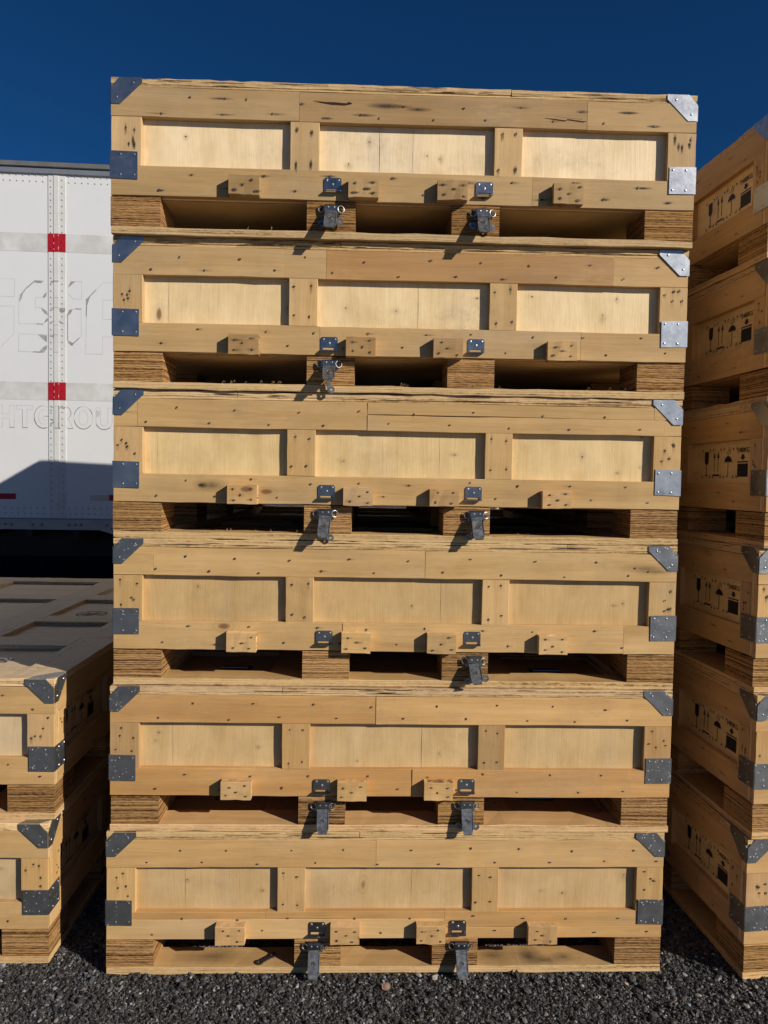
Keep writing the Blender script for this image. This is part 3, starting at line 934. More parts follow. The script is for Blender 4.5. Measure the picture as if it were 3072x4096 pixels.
specs = [
    dict(seed=11, fibres=[(-.45, -.2, 5)], loc=(0.0041, -0.0167, 5 * H), rz=-0.0002, group=MAIN, tone=(0.87, 0.89, 0.93), streak=0.95, panel_tone=(1.46, 1.58, 1.85),  # panel_tone raised: sun sheen on the plywood put into its tint
         post_tone=(1.06, 1.10, 1.24), block_tone=(0.92, 0.88, 0.84), chip=0.0009, tears=12, lid_tone=(.95, .95, .95),
         label='topmost crate of the tall centre stack, greyed wood with dark nail streaks',
         top=[(-.825, -.302, .322, .4035, 0), (-.302, .511, .322, .4035, 1), (.511, .825, .322, .4035, 2)],
         bot=[(-.825, .36, .106, .189, 0), (.36, .825, .106, .188, 1)],
         top_tones=[(1, 1, 1), (.90, .88, .87), (1.0, .98, .95)], bot_tones=[(1.0, 1.0, .97), (.97, .98, .98)],
         cracks=[([(-.262, .380), (-.235, .376), (-.205, .376), (-.17, .374), (-.155, .376), (-.175, .3715), (-.21, .372), (-.235, .375)], .0014),
                 ([(.39, .352), (.42, .349), (.45, .346), (.455, .350), (.50, .345), (.51, .347)], .001), ([(.42, .357), (.50, .352)], .0007)],
         stains=[(-.05, .372, .95, .06, .010), (.03, .365, .8, .045, .007), (-.13, .345, .9, .04, .005), (-.51, .378, .9, .04, .004)],
         bstains=[(.44, .122, 1.2, .022, .006)],
         cleats=cl(.107, .163), keepers=[(-.206, .169), (.223, .169)], cleat_tone=(.80, .80, .80),
         seams=[-.075, .02],
         latches=[dict(x=-.209, z=.0925, roll=0.05, length=.088, out=.043, ears='both', ear_rot=-.16, wz=-.040), dict(x=.2195, z=.093, roll=0.03, length=.090, out=.043, ears='both', ear_rot=.05, wz=-.040)]),
    dict(seed=12, fibres=[(-.53, -.34, 9), (-.09, .02, 3), (.19, .28, 3), (.5, .66, 3)], loc=(0.0033, 0.0019, 4 * H), rz=-0.0007, group=MAIN, tone=(0.98, 0.99, 1.0), streak=0.34, panel_tone=(1.28, 1.36, 1.50), post_tone=(1.06, 1.08, 1.12), chip=0.0008, tears=10,  # panel_tone also lifted, carrying the plywood's sunlit gloss as colour
         block_tone=(.98, .95, .92),
         label='centre crate directly under the topmost one, reddish board in top rail, right latch missing',
         top=[(-.825, -.221, .322, .4035, 0), (-.221, .607, .322, .4035, 1), (.607, .825, .322, .4035, 2)],
         bot=[(-.825, -.237, .106, .188, 0), (-.237, .517, .106, .188, 1), (.517, .825, .106, .188, 2)],
         top_tones=[(1, 1, 1), (.84, .73, .64), (1.0, .96, .90)], bot_tones=[(.98, .98, .97), (1.02, 1.02, 1.0), (1, .98, .95)],
         cleats=cl(.101, .157), keepers=[(-.210, .158), (.2125, .161)], cleat_tone=(.86, .82, .78), seams=[-.672, .045], pknots=8,
         latches=[dict(x=-.209, z=.0925, roll=0.0, length=.080, out=.055, ears='right', ear_rot=.9, wz=-.058)]),
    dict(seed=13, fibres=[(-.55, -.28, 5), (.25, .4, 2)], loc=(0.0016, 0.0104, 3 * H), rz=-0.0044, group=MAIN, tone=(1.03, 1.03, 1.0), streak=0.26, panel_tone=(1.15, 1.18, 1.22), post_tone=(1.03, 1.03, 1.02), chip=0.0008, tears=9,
         label='centre crate third from the top, split two-strip top rail, oval knot in bottom rail',
         top=[(-.825, -.757, .322, .362, 2), (-.825, -.757, .3626, .4035, 1), (-.757, -.095, .322, .4035, 0), (-.095, .743, .3685, .4035, 1), (.743, .825, .3685, .4035, 2), (-.095, .775, .322, .3675, 0), (.775, .825, .322, .3675, 2)],
         bot=[(-.825, .825, .106, .188, 0)], bstains=[(-.575, .157, 1.1, .016, .010), (-.575, .157, .45, .06, .022)],
         cleats=cl(.104, .158), keepers=[(-.2105, .163), (.2175, .165)], seams=[-.705, .118], cleat_tone=(1.0, .96, .92),
         latches=[dict(x=-.213, z=.0925, roll=0.06, length=.092, out=.048, ears='right', ear_rot=.30, wz=-.062), dict(x=.2275, z=.0945, roll=-0.06, length=.090, out=.042, ears='left', ear_rot=-.15, wz=-.058)]),
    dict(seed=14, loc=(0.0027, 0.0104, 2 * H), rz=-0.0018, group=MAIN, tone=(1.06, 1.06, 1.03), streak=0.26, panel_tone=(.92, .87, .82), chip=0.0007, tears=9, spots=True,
         label='centre crate fourth from the top, brownish rough panels, no latch on its left block',
         top=[(-.825, -.71, .322, .381, 1), (-.825, -.71, .3816, .4035, 0), (-.71, .08, .322, .4035, 0), (.08, .825, .322, .4035, 1)],
         bot=[(-.825, -.159, .106, .188, 0), (-.159, .672, .106, .188, 1), (.672, .825, .106, .188, 0)],
         stains=[(.70, .362, .35, .09, .016), (.74, .352, .4, .08, .01)],
         cleats=cl(.107, .164), keepers=[(-.2125, .166), (.2225, .168)], seams=[-.27, .13],
         latches=[dict(x=.2285, z=.0945, roll=-0.12, length=.082, out=.044, ears='both', ear_rot=-.05)]),
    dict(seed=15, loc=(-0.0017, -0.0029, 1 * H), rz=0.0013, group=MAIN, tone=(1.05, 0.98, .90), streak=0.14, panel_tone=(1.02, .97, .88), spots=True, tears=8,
         label='centre crate second from the ground, orange-tinted rails and only three cleats',
         top=[(-.825, -.053, .322, .4035, 0), (-.053, .825, .322, .4035, 1)], bot=[(-.825, .057, .106, .188, 0), (.057, .825, .106, .188, 1)],
         top_tones=[(.96, .91, .84), (1.10, 1.11, 1.10)], bot_tones=[(.96, .88, .77), (.97, .89, .79)],
         cleats=cl(.105, .160, [(-.499, -.412), (-.162, -.077), (.091, .175)]), keepers=[(-.2085, .158), (.2175, .161)], cleat_tone=(1.05, 1.02, .98),
         post_tone=(.93, .88, .83), seams=[-.648, .085],
         latches=[dict(x=-.204, z=.0925, roll=-0.02, length=.086, out=.026, ears=None), dict(x=.219, z=.096, roll=-0.03, length=.090, out=.020, ears='both', ear_rot=.05, wz=-.060)]),
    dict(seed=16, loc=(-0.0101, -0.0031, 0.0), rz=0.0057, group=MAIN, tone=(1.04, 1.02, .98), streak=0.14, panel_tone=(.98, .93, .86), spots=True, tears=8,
         label='lowest centre crate, resting on the gravel, two-tone bottom rail',
         top=[(-.825, -.037, .322, .4035, 0), (-.037, .825, .322, .4035, 1)], top_tones=[(1.02, 1.0, .96), (1.03, 1.02, 1.0)],
         bot=[(-.825, -.36, .166, .188, 1), (-.36, .17, .166, .188, 1), (-.825, .17, .106, .1655, 0), (.17, .825, .140, .188, 1), (.17, .825, .106, .1395, 1)],
         bot_tones=[(1.10, 1.13, 1.18), (.93, .86, .77)],
         cleats=cl(.104, .159, [(-.503, -.418), (-.168, -.083), (.085, .170), (.416, .502)]), keepers=[(-.2085, .158), (.210, .162)], cleat_tone=(.98, .93, .88),
         seams=[-.60, .07], deck_dirt=[(.41, .045, .055, .06, .6), (.47, .025, .06, .03, .5), (-.5, .05, .12, .045, .35), (.32, .05, .08, .06, .4), (.54, .04, .04, .03, .4)],
         latches=[dict(x=-.215, z=.0985, roll=0.02, length=.092, out=.036, ears=None), dict(x=.220, z=.0985, roll=-0.04, length=.094, out=.036, ears=None)]),
]
for sp in specs:
    make_crate(sp)

# right-hand stack: given by the front left corner of each crate
YR = 0.070
cor = [(1.085, 0.052), (1.092, 0.030), (1.060, -0.040), (1.053, -0.028), (1.056, -0.043), (1.049, -0.034)]
rl = ['top crate of the right-hand stack, its upper edge against the blue sky',
      'right-hand stack crate second from the top, directly under the one against the sky',
      'right-hand stack crate third from the top, black mark at eye level',
      'right-hand stack crate third from the ground, shaded side with black handling marks',
      'right-hand stack crate second from the ground, shaded side above the lowest crate',
      'lowest crate of the right-hand stack, standing on the shaded gravel']
for i, (cx, cy) in enumerate(cor):
    off = Vector((-0.825, 0, 0))
    off.rotate(Matrix.Rotation(YR, 3, 'Z'))
    make_crate(dict(seed=30 + i, loc=(cx - off.x, cy - off.y, (5 - i) * H), rz=YR, group=RIGHTG, label=rl[i], streak=0.45, spots=i > 2,
                    tone=(1.04 + .02 * (i % 3), 1.0, .94), panel_tone=(1.22, 1.22, 1.20),
                    latches=[dict(x=-.21, z=.093, length=.08, out=.02, ears=None), dict(x=.22, z=.093, length=.08, out=.02, ears=None)]))
# left-hand low stack
for i, (cx, cy, lb) in enumerate([(-1.0155 - .825, 0.066, 'upper crate of the low left stack, shadowed lid with a round stencilled emblem'),
                                  (-1.0245 - .825, 0.042, 'lower crate of the low stack on the left, standing on the gravel')]):
    make_crate(dict(seed=50 + i, loc=(cx, cy, (1 - i) * H), rz=0.0, group=LEFTG, label=lb, streak=0.3, spots=True, tone=(1.03, 1.0, .95),
                    emblem=(.52, 1.135) if i == 0 else None, lid_tone=(1.32, 1.34, 1.38), tears=4,
                    latches=[dict(x=-.21, z=.093, length=.08, out=.02, ears=None), dict(x=.22, z=.093, length=.08, out=.02, ears=None)]))

# ------------------------------------------------------------------ semi-trailer behind
TA = math.radians(2.5)
tr = empty('semi_trailer', (-2.3, 3.4, 0), TA, 'white semi-trailer with riveted side, grey and red tape and ghosts of lettering', 'trailer')
X0, X1 = -4.6, 9.0


def tbox(name, mat, *bx, parent=tr, ch=0.002):
    k = MB(); k.box(*bx, ch=ch)
    return k.build(name, mat, parent)


wall = tbox('side_wall', M['white'], X0, X1, 0.0, 2.55, 1.142, 3.652)
# top rail: aluminium strip below a darker lip
k = MB()
k.box(X0 - .01, X1 + .01, -0.016, 2.566, 3.650, 3.694, mat=0, ch=.004)
k.box(X0 - .01, X1 + .01, -0.030, 2.580, 3.6945, 3.731, mat=1, ch=.004)
k.build('top_rail', [M['alu'], M['lip']], tr)
# bottom rail with its dropped fairing
k = MB()
k.prism([(X0, 1.058), (0.235, 1.058), (0.33, 1.028), (0.45, 1.005), (1.2, 1.005), (1.35, 1.058), (X1, 1.058), (X1, 1.132), (X0, 1.132)], (0, 0.004, 0), (1, 0, 0), (0, 0, 1), (0, -1, 0), 0.022)
k.box(X0, X1, 0.002, 0.012, 1.130, 1.144, mat=1)
for u in [-.447, -.401, -.492, -.249, -.184, .010, .058, .101, .285]:
    k.dome((u, -0.018, 1.095), (0, -1, 0), .011, .009, 1, n=10)
k.dome((.325, -0.018, 1.068), (0, -1, 0), .011, .009, 1, n=10)
k.build('bottom_rail', [M['alu_dull'], M['bolt']], tr)
k = MB()
k.box(X0, X1, 0.03, 2.52, 1.10, 1.138)
for i in range(40):
    u = X0 + .2 + i * .34
    k.box(u, u + .05, 0.03, 2.52, 1.0, 1.0995)
k.box(X0 + .5, X1 - .5, .75, .87, .78, .9995); k.box(X0 + .5, X1 - .5, 1.68, 1.80, .78, .9995)
k.build('underframe', M['black'], tr)
k = MB()
k.plank('x', -0.42, 0.02, .55, .62, .93, .99, seg=1, jit=0)
k.prism([(-.30, .885), (-.30, .93), (-.16, .96), (.02, 1.02), (.02, .97), (-.16, .92)], (0, .35, 0), (1, 0, 0), (0, 0, 1), (0, 1, 0), .05)
k.build('brace', M['black'], tr)
for u in (6.2, 7.5):
    for y in (0.28, 2.0):
        kk = MB()
        n = 28
        prof = [(0.30, 0.0), (0.48, 0.02), (0.50, 0.06), (0.50, 0.22), (0.48, 0.26), (0.30, 0.28)]
        for i in range(n):
            a, c_ = 2 * math.pi * i / n, 2 * math.pi * (i + 1) / n
            for (r1, w1), (r2, w2) in zip(prof, prof[1:]):
                kk.face([(u + r1 * math.cos(a), y + w1, .5 + r1 * math.sin(a)), (u + r2 * math.cos(a), y + w2, .5 + r2 * math.sin(a)),
                         (u + r2 * math.cos(c_), y + w2, .5 + r2 * math.sin(c_)), (u + r1 * math.cos(c_), y + w1, .5 + r1 * math.sin(c_))], None, 0, (1, 1, 1), True)
        wheel = kk.build('wheel', M['rubber'], tr)
        kk = MB()
        kk.prism([(.30 * math.cos(2 * math.pi * i / n), .30 * math.sin(2 * math.pi * i / n)) for i in range(n)], (u, y + .24, .5), (1, 0, 0), (0, 0, 1), (0, -1, 0), .2)
        kk.prism([(.10 * math.cos(2 * math.pi * i / n), .10 * math.sin(2 * math.pi * i / n)) for i in range(n)], (u, y + .04, .5), (1, 0, 0), (0, 0, 1), (0, -1, 0), .05)
        kk.build('rim', M['alu'], wheel)
for y in (.45, 2.0):
    k = MB(); k.box(-3.2, -3.08, y, y + .12, .12, 1.0); k.box(-3.3, -2.98, y - .08, y + .2, .02, .12)
    k.build('landing_leg', M['black'], tr)
# splice posts every panel
for j, u0 in enumerate([-0.1375 + 1.22 * q for q in range(-3, 8)]):
    k = MB()
    k.box(u0, u0 + .122, -0.0045, 0.0, 1.150, 3.645, mat=0, ch=.002)
    k.box(u0 + .040, u0 + .074, -0.0085, -0.0047, 1.150, 3.645, mat=1, ch=.0015)
    if j in (2, 3, 4):
        z = 1.175
        while z < 3.63:
            if not (3.085 < z < 3.232 or 2.006 < z < 2.151):
                k.dome((u0 + .019, -0.0045, z), (0, -1, 0), .0068, .004, 2)
                k.dome((u0 + .100, -0.0045, z + .004), (0, -1, 0), .0068, .004, 2)
            z += .0468
    k.build('splice_post', [M['white_strip'], M['old_tape'] if j != 3 else M['white_strip'], M['rivet']], tr)
k = MB()
for z in (3.641, 3.600, 1.217, 1.176):
    u = -1.9 + .012
    while u < 1.5:
        if not any(q - .012 < u < q + .134 for q in (-0.1375, -1.3575, 1.0825)):
            k.dome((u + (.003 if z in (3.6, 1.176) else 0), 0, z), (0, -1, 0), .0066, .004)
        u += .0462
k.build('rivet_row', M['rivet'], wall)
# tapes
U0 = -0.1375
pz = lambda p, N=-0.0012: [(x, N, z) for x, z in p]


def sheet(name, mat, rects, parent=wall, d=0.0013, t=0.0009):
    k = MB()
    for (x0, x1, z0, z1) in rects:
        k.prism([(x0, z0), (x1, z0), (x1, z1), (x0, z1)], (0, -d + t, 0), (1, 0, 0), (0, 0, 1), (0, -1, 0), t)
    return k.build(name, mat, parent)


for zt, zb in ((3.227, 3.094), (2.146, 2.015)):
    sheet('grey_tape', M['old_tape'], [(-1.35 + .125, U0 - .002, zb, zt), (U0 + .124, 1.08, zb + .002, zt + .001)])
    k = MB()
    k.prism([(U0 - .002, zb), (U0 + .1235, zb + .001), (U0 + .1235, zt + .002), (U0 - .002, zt)], (0, -.0048, 0), (1, 0, 0), (0, 0, 1), (0, -1, 0), .0008)
    k.prism([(U0 + .039, zb), (U0 + .075, zb + .001), (U0 + .075, zt + .002), (U0 + .039, zt)], (0, -.0088, 0), (1, 0, 0), (0, 0, 1), (0, -1, 0), .0008)
    for dz in (.028, .075):
        k.dome((U0 + .019, -.0053, zb + dz), (0, -1, 0), .0075, .0045); k.dome((U0 + .1, -.0053, zb + dz), (0, -1, 0), .0075, .0045)
    # scuffs where the tape cracked along the ribs
    for (du, z_, h_) in ((.041, .105, .022), (.041, .055, .014), (.041, .015, .01), (.0735, .115, .012), (.0735, .02, .02)):
        k.box(U0 + du - .0012, U0 + du + .0012, -.0105, -.0095, zb + z_, zb + z_ + h_, mat=1)
    k.build('red_tape', [M['red_tape'], M['white']], tr)
# conspicuity tape along the lower edge: red and pale lengths alternating
for q in range(-3, 9):
    a = -0.377 - .28 + .954 * q
    if -4.4 < a < 8.5:
        sheet('red_reflective_tape', M['red_tape'], [(a, a + .28, 1.279, 1.322)])
for q in range(-3, 9):
    a = .160 + .954 * q
    if -4.4 < a < 8.5:
        sheet('pale_reflective_tape', M['pale_tape'], [(a, a + .134, 1.276, 1.318)])
# ghost lettering: thin film edges left where big letters were peeled off
A_ = [(-0.60, 2.892), (-0.38, 2.891), (-0.382, 2.763), (-0.60, 2.763)]
B_ = [(-0.60, 2.694), (-0.383, 2.693), (-0.385, 2.497), (-0.485, 2.391), (-.60, 2.366)]
C_ = [(-0.178, 2.884), (-0.237, 2.885), (-0.350, 2.772), (-0.350, 2.568), (-0.179, 2.571)]
C2 = [(-0.168, 2.763), (-0.230, 2.761), (-0.230, 2.690), (-0.188, 2.689)]
D_ = [(-0.149, 2.494), (-0.351, 2.495), (-0.353, 2.366), (-0.179, 2.366)]
E_ = [(0.023, 2.888), (0.099, 2.889), (0.098, 2.760), (0.040, 2.760), (0.001, 2.798)]
F_ = [(0.010, 2.680), (0.035, 2.686), (0.095, 2.688), (0.095, 2.491), (0.039, 2.436)]
G_ = [(.52, 2.888), (0.255, 2.887), (0.134, 2.758), (0.128, 2.362), (0.247, 2.362), (0.250, 2.492), (.40, 2.491)]
Gi = [(.40, 2.759), (0.251, 2.761), (0.250, 2.620), (.40, 2.620)]
k = MB()


def outline(k, P, wd, mat, closed=False, d=-0.0006):
    n = len(P)
    for i in range(n if closed else n - 1):
        a, b_ = Vector((P[i][0], 0, P[i][1])), Vector((P[(i + 1) % n][0], 0, P[(i + 1) % n][1]))
        dd = (b_ - a).normalized(); s_ = Vector((dd.z, 0, -dd.x)) * wd
        e = dd * wd
        q = [a - e - s_, b_ + e - s_, b_ + e + s_, a - e + s_]
        k.face([(p.x, d, p.z) for p in q], None, mat)


for P in (A_, B_, C_, C2, D_, E_, F_, G_, Gi):
    outline(k, P, .0016, 0)
for P in ([(-.178, 2.882), (-.232, 2.882)], [(-.30, 2.824), (-.232, 2.884)], [(-.343, 2.735), (-.335, 2.775), (-.305, 2.815)], [(.134, 2.70), (.133, 2.758), (.20, 2.83)], [(.133, 2.695), (.132, 2.64)],
          [(-.22, 2.571), (-.18, 2.570)], [(.055, 2.689), (.093, 2.689)], [(-.25, 2.366), (-.18, 2.365)], [(-.003, 2.65), (-.003, 2.46)], [(.04, 2.437), (.08, 2.477)]):
    outline(k, P, .0034, 1)
for P in ([(0.134, 2.702), (0.133, 2.76), (0.162, 2.791)], [(-0.235, 2.869), (-0.227, 2.885), (-0.18, 2.885), (-.186, 2.868)], [(-0.346, 2.727), (-0.336, 2.772), (-0.321, 2.787), (-.33, 2.75)],
          [(0.0, 2.84), (0.010, 2.866), (0.023, 2.888), (0.057, 2.889), (.03, 2.866)], [(-0.179, 2.766), (-.168, 2.79), (-0.151, 2.803), (-0.155, 2.775), (-0.163, 2.764)],
          [(-0.191, 2.689), (-.188, 2.678), (-0.168, 2.650), (-0.145, 2.637), (-.148, 2.66), (-0.169, 2.677)], [(-0.005, 2.63), (0.002, 2.660), (0.010, 2.680), (0.035, 2.685), (.02, 2.655)],
          [(-0.214, 2.494), (-0.15, 2.488), (-0.151, 2.439), (-.185, 2.465)], [(-0.207, 2.366), (-.18, 2.40), (-0.151, 2.417), (-.152, 2.39), (-0.172, 2.366)],
          [(-0.003, 2.458), (0.044, 2.436), (0.030, 2.417), (.005, 2.435)], [(-0.172, 2.576), (-.16, 2.60), (-0.146, 2.617), (-0.144, 2.596)]):
    ar = sum(P[i][0] * P[(i + 1) % len(P)][1] - P[(i + 1) % len(P)][0] * P[i][1] for i in range(len(P)))
    if ar < 0: P = P[::-1]
    k.face([(x, -0.0008, z) for x, z in P], None, 2)
# scraps on the splice post itself
for P in ([(-0.126, 2.862), (-0.118, 2.886), (-0.098, 2.888), (-0.098, 2.862), (-.11, 2.874)], [(-0.126, 2.684), (-.115, 2.691), (-0.099, 2.690), (-0.099, 2.671), (-.112, 2.678)],
          [(-0.060, 2.690), (-0.018, 2.692), (-0.020, 2.666), (-.04, 2.655), (-0.060, 2.664)], [(-0.060, 2.60), (-0.020, 2.573), (-0.045, 2.578), (-.06, 2.582)],
          [(-0.129, 2.582), (-.118, 2.592), (-0.098, 2.592), (-.11, 2.584)], [(-0.129, 2.486), (-.12, 2.494), (-0.098, 2.494), (-0.098, 2.467), (-.108, 2.478)]):
    ar = sum(P[i][0] * P[(i + 1) % len(P)][1] - P[(i + 1) % len(P)][0] * P[i][1] for i in range(len(P)))
    if ar < 0: P = P[::-1]
    k.face([(x, -0.0052, z) for x, z in P], None, 2)
for P in ([(-.096, 2.889), (-.064, 2.889), (-.064, 2.877), (-.096, 2.877)],):
    k.face([(x, -0.0092, z) for x, z in P][::-1], None, 2)
for zc in (2.763, 2.494, 2.367, 2.692, 2.564):
    outline(k, [(-.094, zc), (-.066, zc)], .0014, 1, d=-.0092)
# small word below
vs_txt = 'HTGROU'
ups = [(-0.503, -0.386), (-0.369, -0.253), (-0.243, -0.135), (-0.088, 0.035), (0.043, 0.178), (0.202, 0.320)]
zb_, zt_ = 1.810, 1.972


def arc(cx, cz, rx, rz, a0, a1, n=14):
    return [(cx + rx * math.cos(math.radians(a0 + (a1 - a0) * i / n)), cz + rz * math.sin(math.radians(a0 + (a1 - a0) * i / n))) for i in range(n + 1)]


sw = .033
u0, u1 = ups[0]; mz = (zb_ + zt_) / 2
outline(k, [(u0, zb_), (u0 + sw, zb_), (u0 + sw, mz - .014), (u1 - sw, mz - .014), (u1 - sw, zb_), (u1, zb_), (u1, zt_), (u1 - sw, zt_), (u1 - sw, mz + .016), (u0 + sw, mz + .016), (u0 + sw, zt_), (u0, zt_)], .0012, 0, True)
u0, u1 = ups[1]; cm = (u0 + u1) / 2
outline(k, [(u0, zt_), (u1, zt_), (u1, zt_ - .028), (cm + .017, zt_ - .028), (cm + .017, zb_), (cm - .017, zb_), (cm - .017, zt_ - .028), (u0, zt_ - .028)], .0012, 0, True)
outline(k, [(cm - .016, zb_), (cm + .016, zb_)], .0026, 1); outline(k, [(cm - .017, zb_), (cm - .017, zt_ - .03)], .0015, 1)
outline(k, [(ups[0][1] - sw, zb_), (ups[0][1], zb_)], .0024, 1)
u0, u1 = ups[2]
gcx = u0 + .066
outline(k, arc(gcx, mz, .066, .083, 60, 300), .0012, 0); outline(k, arc(gcx, mz, .034, .054, 60, 300), .0012, 0)
outline(k, arc(gcx, mz, .066, .083, 190, 290), .0030, 1); outline(k, arc(gcx, mz, .066, .083, 100, 190), .0018, 1)
outline(k, [(u1, mz + .006), (u0 + .064, mz + .006), (u0 + .064, mz - .022), (u1 - .03, mz - .022)], .0012, 0)
outline(k, [(u0 + .08, mz + .006), (u1 - .002, mz + .006)], .0030, 1)
u0, u1 = ups[3]
outline(k, [(u0, zb_), (u0, zt_), (u0 + .03, zt_), (u0 + .03, zb_)], .0013, 0, True, d=-.0092)
outline(k, [(u0 + .024, zb_), (u0 + .024, zt_)], .0030, 1, d=-.0096); outline(k, [(u0, zb_ + .001), (u0 + .031, zb_ + .001)], .0034, 1, d=-.0096)
outline(k, [(u0 + .085, zt_ - .002)] + arc(u1 - .058, zt_ - .047, .044, .046, 85, -75, 10) + [(u1 - .03, mz - .01), (u1, zb_), (u1 - .038, zb_), (u1 - .056, zb_ + .03)], .0013, 0)
outline(k, arc(u1 - .058, zt_ - .047, .044, .046, 60, -40, 8), .002, 1)
outline(k, [(u1 - .038, zb_), (u1, zb_)], .0022, 1)
for (xx, zz) in ((-.022, zt_ - .01), (-.035, zt_ - .012), (-.05, zt_ - .01), (-.112, zt_ - .008), (-.12, zt_ - .03), (-.112, mz - .02), (-.12, mz - .05), (-.108, mz - .04)):
    n = 7
    k.face([(xx + rnd.uniform(.005, .011) * math.cos(-2 * math.pi * i / n), -.0053, zz + rnd.uniform(.004, .009) * math.sin(-2 * math.pi * i / n)) for i in range(n)][::-1], None, 2)
u0, u1 = ups[4]; ox = (u0 + u1) / 2
outline(k, arc(ox, mz, (u1 - u0) / 2, .083, 0, 360, 28), .0012, 0); outline(k, arc(ox, mz, (u1 - u0) / 2 - .034, .055, 0, 360, 24), .0012, 0)
outline(k, arc(ox, mz, (u1 - u0) / 2, .083, 195, 320), .0028, 1); outline(k, arc(ox, mz, (u1 - u0) / 2, .083, 110, 165), .0022, 1); outline(k, arc(ox, mz, (u1 - u0) / 2, .083, 20, 50), .0022, 1)
u0, u1 = ups[5]; ox = (u0 + u1) / 2
outline(k, [(u0, zt_ - .004), (u0, zb_ + .055)] + arc(ox, zb_ + .055, (u1 - u0) / 2, .058, 180, 360, 14) + [(u1, zt_ - .004), (u1 - .032, zt_ - .004), (u1 - .032, zb_ + .06)] + arc(ox, zb_ + .058, (u1 - u0) / 2 - .032, .034, 0, -180, 10) + [(u0 + .032, zt_ - .004), (u0, zt_ - .004)], .0012, 0)
outline(k, arc(ox, zb_ + .055, (u1 - u0) / 2, .058, 200, 320, 10), .0028, 1)
k.face([(x, -.0007, z) for x, z in [(u0 + .004, zt_ - .07), (u0 + .012, zt_ - .075), (u0 + .03, zt_ - .05), (u0 + .026, zt_ - .03), (u0 + .004, zt_ - .02)]], None, 0)
bins = {}
for i, f_ in enumerate(k.f):
    cu = sum(k.v[j][0] for j in f_) / len(f_); cz = sum(k.v[j][2] for j in f_) / len(f_)
    if cz > 2.25:
        key = ('A', -1 if cu < -.365 else (1 if cu > .115 else 0), 0 if cu < -.140 or cu > .115 else (1 if cu < -.012 else 2))
    else:
        key = ('B', 0, sum(cu > e for e in (-.378, -.248, -.0955, .0385, .19)))
    bins.setdefault(key, []).append(i)
for key in sorted(bins):
    q = MB()
    for i in bins[key]:
        q.face([k.v[j] for j in k.f[i]], None, k.mi[i])
    q.build('ghost_letter', [M['ghost'], M['ghost_dark'], M['peel']], wall)

# added dark container standing in for the deep shade under the white trailer
t2 = empty('shade_backdrop', (-2.6, 8.4, 0), TA, 'added near-black container in deep shade, seen beneath the white trailer', 'backdrop')
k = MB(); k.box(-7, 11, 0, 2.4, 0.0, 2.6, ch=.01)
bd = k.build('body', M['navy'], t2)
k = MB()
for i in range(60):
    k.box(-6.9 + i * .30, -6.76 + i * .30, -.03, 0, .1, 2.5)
k.build('backdrop_ribs', M['navy'], bd)
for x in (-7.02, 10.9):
    k = MB(); k.box(x, x + .14, -.04, .1, 0.001, 2.62); k.build('backdrop_post', M['navy'], t2)

# ------------------------------------------------------------------ ground
k = MB()
k.face([(-300, -300, -0.004), (300, -300, -0.004), (300, 300, -0.004), (-300, 300, -0.004)])
tag(k.build('ground', M['ground']), kind='structure')


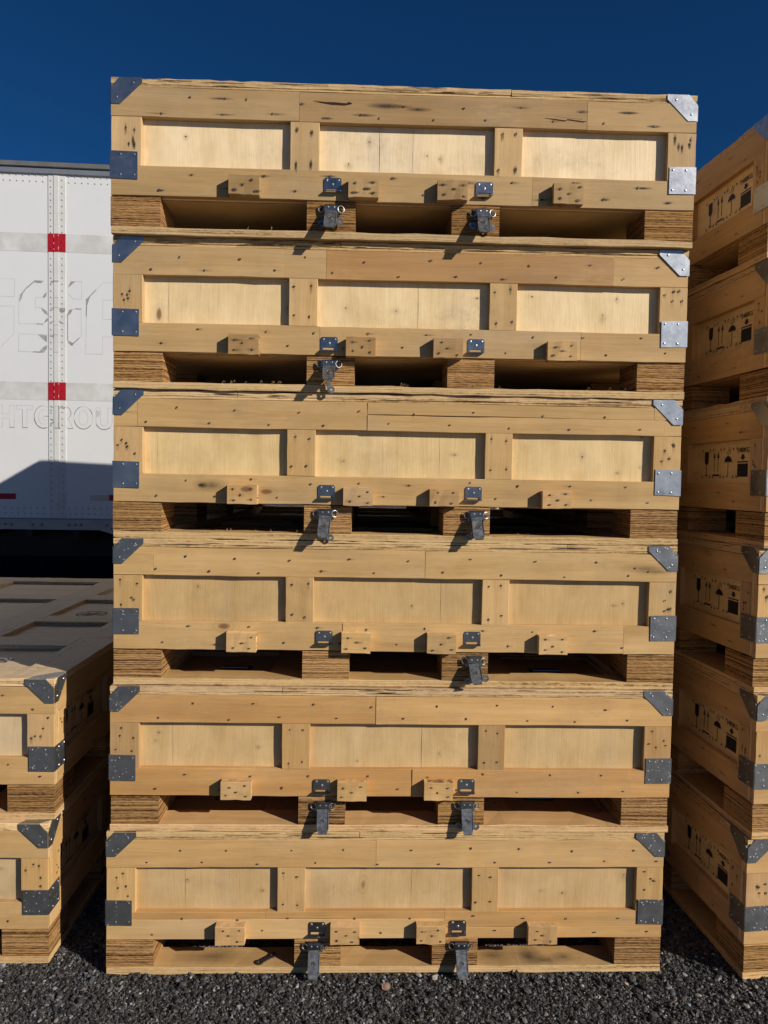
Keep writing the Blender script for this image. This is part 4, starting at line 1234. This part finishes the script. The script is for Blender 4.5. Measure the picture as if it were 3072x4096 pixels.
def gravel():
    rg = np.random.default_rng(5)
    t = (1 + 5 ** .5) / 2
    iv = np.array([(-1, t, 0), (1, t, 0), (-1, -t, 0), (1, -t, 0), (0, -1, t), (0, 1, t), (0, -1, -t), (0, 1, -t), (t, 0, -1), (t, 0, 1), (-t, 0, -1), (-t, 0, 1)]) / math.hypot(1, t)
    fi = np.array([(0, 11, 5), (0, 5, 1), (0, 1, 7), (0, 7, 10), (0, 10, 11), (1, 5, 9), (5, 11, 4), (11, 10, 2), (10, 7, 6), (7, 1, 8), (3, 9, 4), (3, 4, 2), (3, 2, 6), (3, 6, 8), (3, 8, 9), (4, 9, 5), (2, 4, 11), (6, 2, 10), (8, 6, 7), (9, 8, 1)])
    pts = []
    for (xa, xb, ya, yb, n) in ((-1.45, 1.45, -0.42, 0.10, 72000), (-1.06, -0.78, 0.10, 1.3, 7000), (0.78, 1.12, 0.10, 1.3, 7000), (-.8, .8, .10, 1.0, 9000)):
        pts.append(np.stack([rg.uniform(xa, xb, n), rg.uniform(ya, yb, n)], 1))
    P = np.concatenate(pts)
    N = len(P)
    rad = np.clip(rg.lognormal(math.log(0.0030), 0.48, N), 0.0017, 0.0115)
    # nothing inside the crates' deck boards
    inside = (np.abs(P[:, 0]) < .83) & (P[:, 1] > -.003) & (P[:, 1] < .10)
    inside |= (P[:, 0] < -1.02) & (P[:, 1] > 0.04)
    inside |= (P[:, 0] > 1.05) & (P[:, 1] > -.03 + (P[:, 0] - 1.045) * .07)
    P, rad = P[~inside], rad[~inside]
    N = len(P)
    sc = rg.uniform(0.65, 1.35, (N, 1, 3)) * np.array([1, 1, .62])
    V = iv[None] * sc * rad[:, None, None] * rg.uniform(.62, 1.25, (N, 12, 1))
    a = rg.uniform(0, 6.28, N); ca, sa = np.cos(a)[:, None], np.sin(a)[:, None]
    b_ = rg.uniform(-.8, .8, N); cb, sb = np.cos(b_)[:, None], np.sin(b_)[:, None]
    x, y, z = V[..., 0], V[..., 1], V[..., 2]
    x, y = x * ca - y * sa, x * sa + y * ca
    x, z = x * cb - z * sb, x * sb + z * cb
    lift = rg.uniform(-.25, .75, N) * rad - 0.003
    V = np.stack([x + P[:, :1], y + P[:, 1:], z + lift[:, None]], -1).reshape(-1, 3)
    F = (fi[None] + 12 * np.arange(N)[:, None, None]).reshape(-1, 3)
    me = bpy.data.meshes.new('gravel_stones')
    me.vertices.add(len(V)); me.vertices.foreach_set('co', V.astype(np.float32).ravel())
    me.loops.add(len(F) * 3); me.loops.foreach_set('vertex_index', F.astype(np.int32).ravel())
    me.polygons.add(len(F)); me.polygons.foreach_set('loop_start', np.arange(0, len(F) * 3, 3, dtype=np.int32))
    me.polygons.foreach_set('loop_total', np.full(len(F), 3, dtype=np.int32))
    me.polygons.foreach_set('use_smooth', np.zeros(len(F), dtype=bool))
    me.update(calc_edges=True)
    g0 = np.clip(rg.lognormal(math.log(.040), .70, N), .010, .40)
    chip = rg.random(N) < .05
    g0[chip] = rg.uniform(.14, .46, chip.sum())
    warm = rg.uniform(-.12, .16, N)
    tc = np.stack([g0 * (1 + warm), g0, g0 * (1 - warm), np.ones(N)], 1)
    at = me.attributes.new('tone', 'FLOAT_COLOR', 'POINT')
    at.data.foreach_set('color', np.repeat(tc, 12, 0).astype(np.float32).ravel())
    me.materials.append(M['stone'])
    o = bpy.data.objects.new('gravel', me)
    col.objects.link(o)
    tag(o, 'loose dark grey gravel covering the yard in front of the stacks', 'gravel', kind='stuff')


gravel()

# ------------------------------------------------------------------ small loose things
k = MB()
n = 12
k.prism([(.0125 * math.cos(2 * math.pi * i / n) * (1 + .12 * math.sin(3 * i)), .010 * math.sin(2 * math.pi * i / n)) for i in range(n)], (-0.014, -0.069, 0.004), (1, .2, 0), (-.1, .8, .6), (0, -.6, .8), .006)
k.dome((-0.014, -0.0728, 0.0088), (0, -.6, .8), .0095, .003)
tag(k.build('pebble', M['red_stone']), 'reddish flat pebble lying on the dark gravel before the lowest centre crate', 'stone')
k = MB()
for cx in (-.024, .024):
    for i in range(14):
        a, c_ = 2 * math.pi * i / 14, 2 * math.pi * (i + 1) / 14
        k.prism([(cx + .005 * math.cos(a), .005 * math.sin(a)), (cx + .0115 * math.cos(a), .0115 * math.sin(a)), (cx + .0115 * math.cos(c_), .0115 * math.sin(c_)), (cx + .005 * math.cos(c_), .005 * math.sin(c_))], (0, 0, 0), (1, 0, 0), (0, 1, 0), (0, 0, 1), .003)
k.prism([(-.016, -.0085), (.016, -.0085), (.016, .0085), (-.016, .0085)], (0, 0, .0002), (1, 0, 0), (0, 1, 0), (0, 0, 1), .0026)
o = k.build('link_plate', metal_mat('rusty_link_steel', (0.20, 0.17, 0.15), 0.5))
o.location = (-0.372, 0.028, 0.0222)
o.rotation_euler = (0, 0, 0.75)
tag(o, 'small dark steel link with two holes, lying on the lowest centre crate deck board', 'metal link')
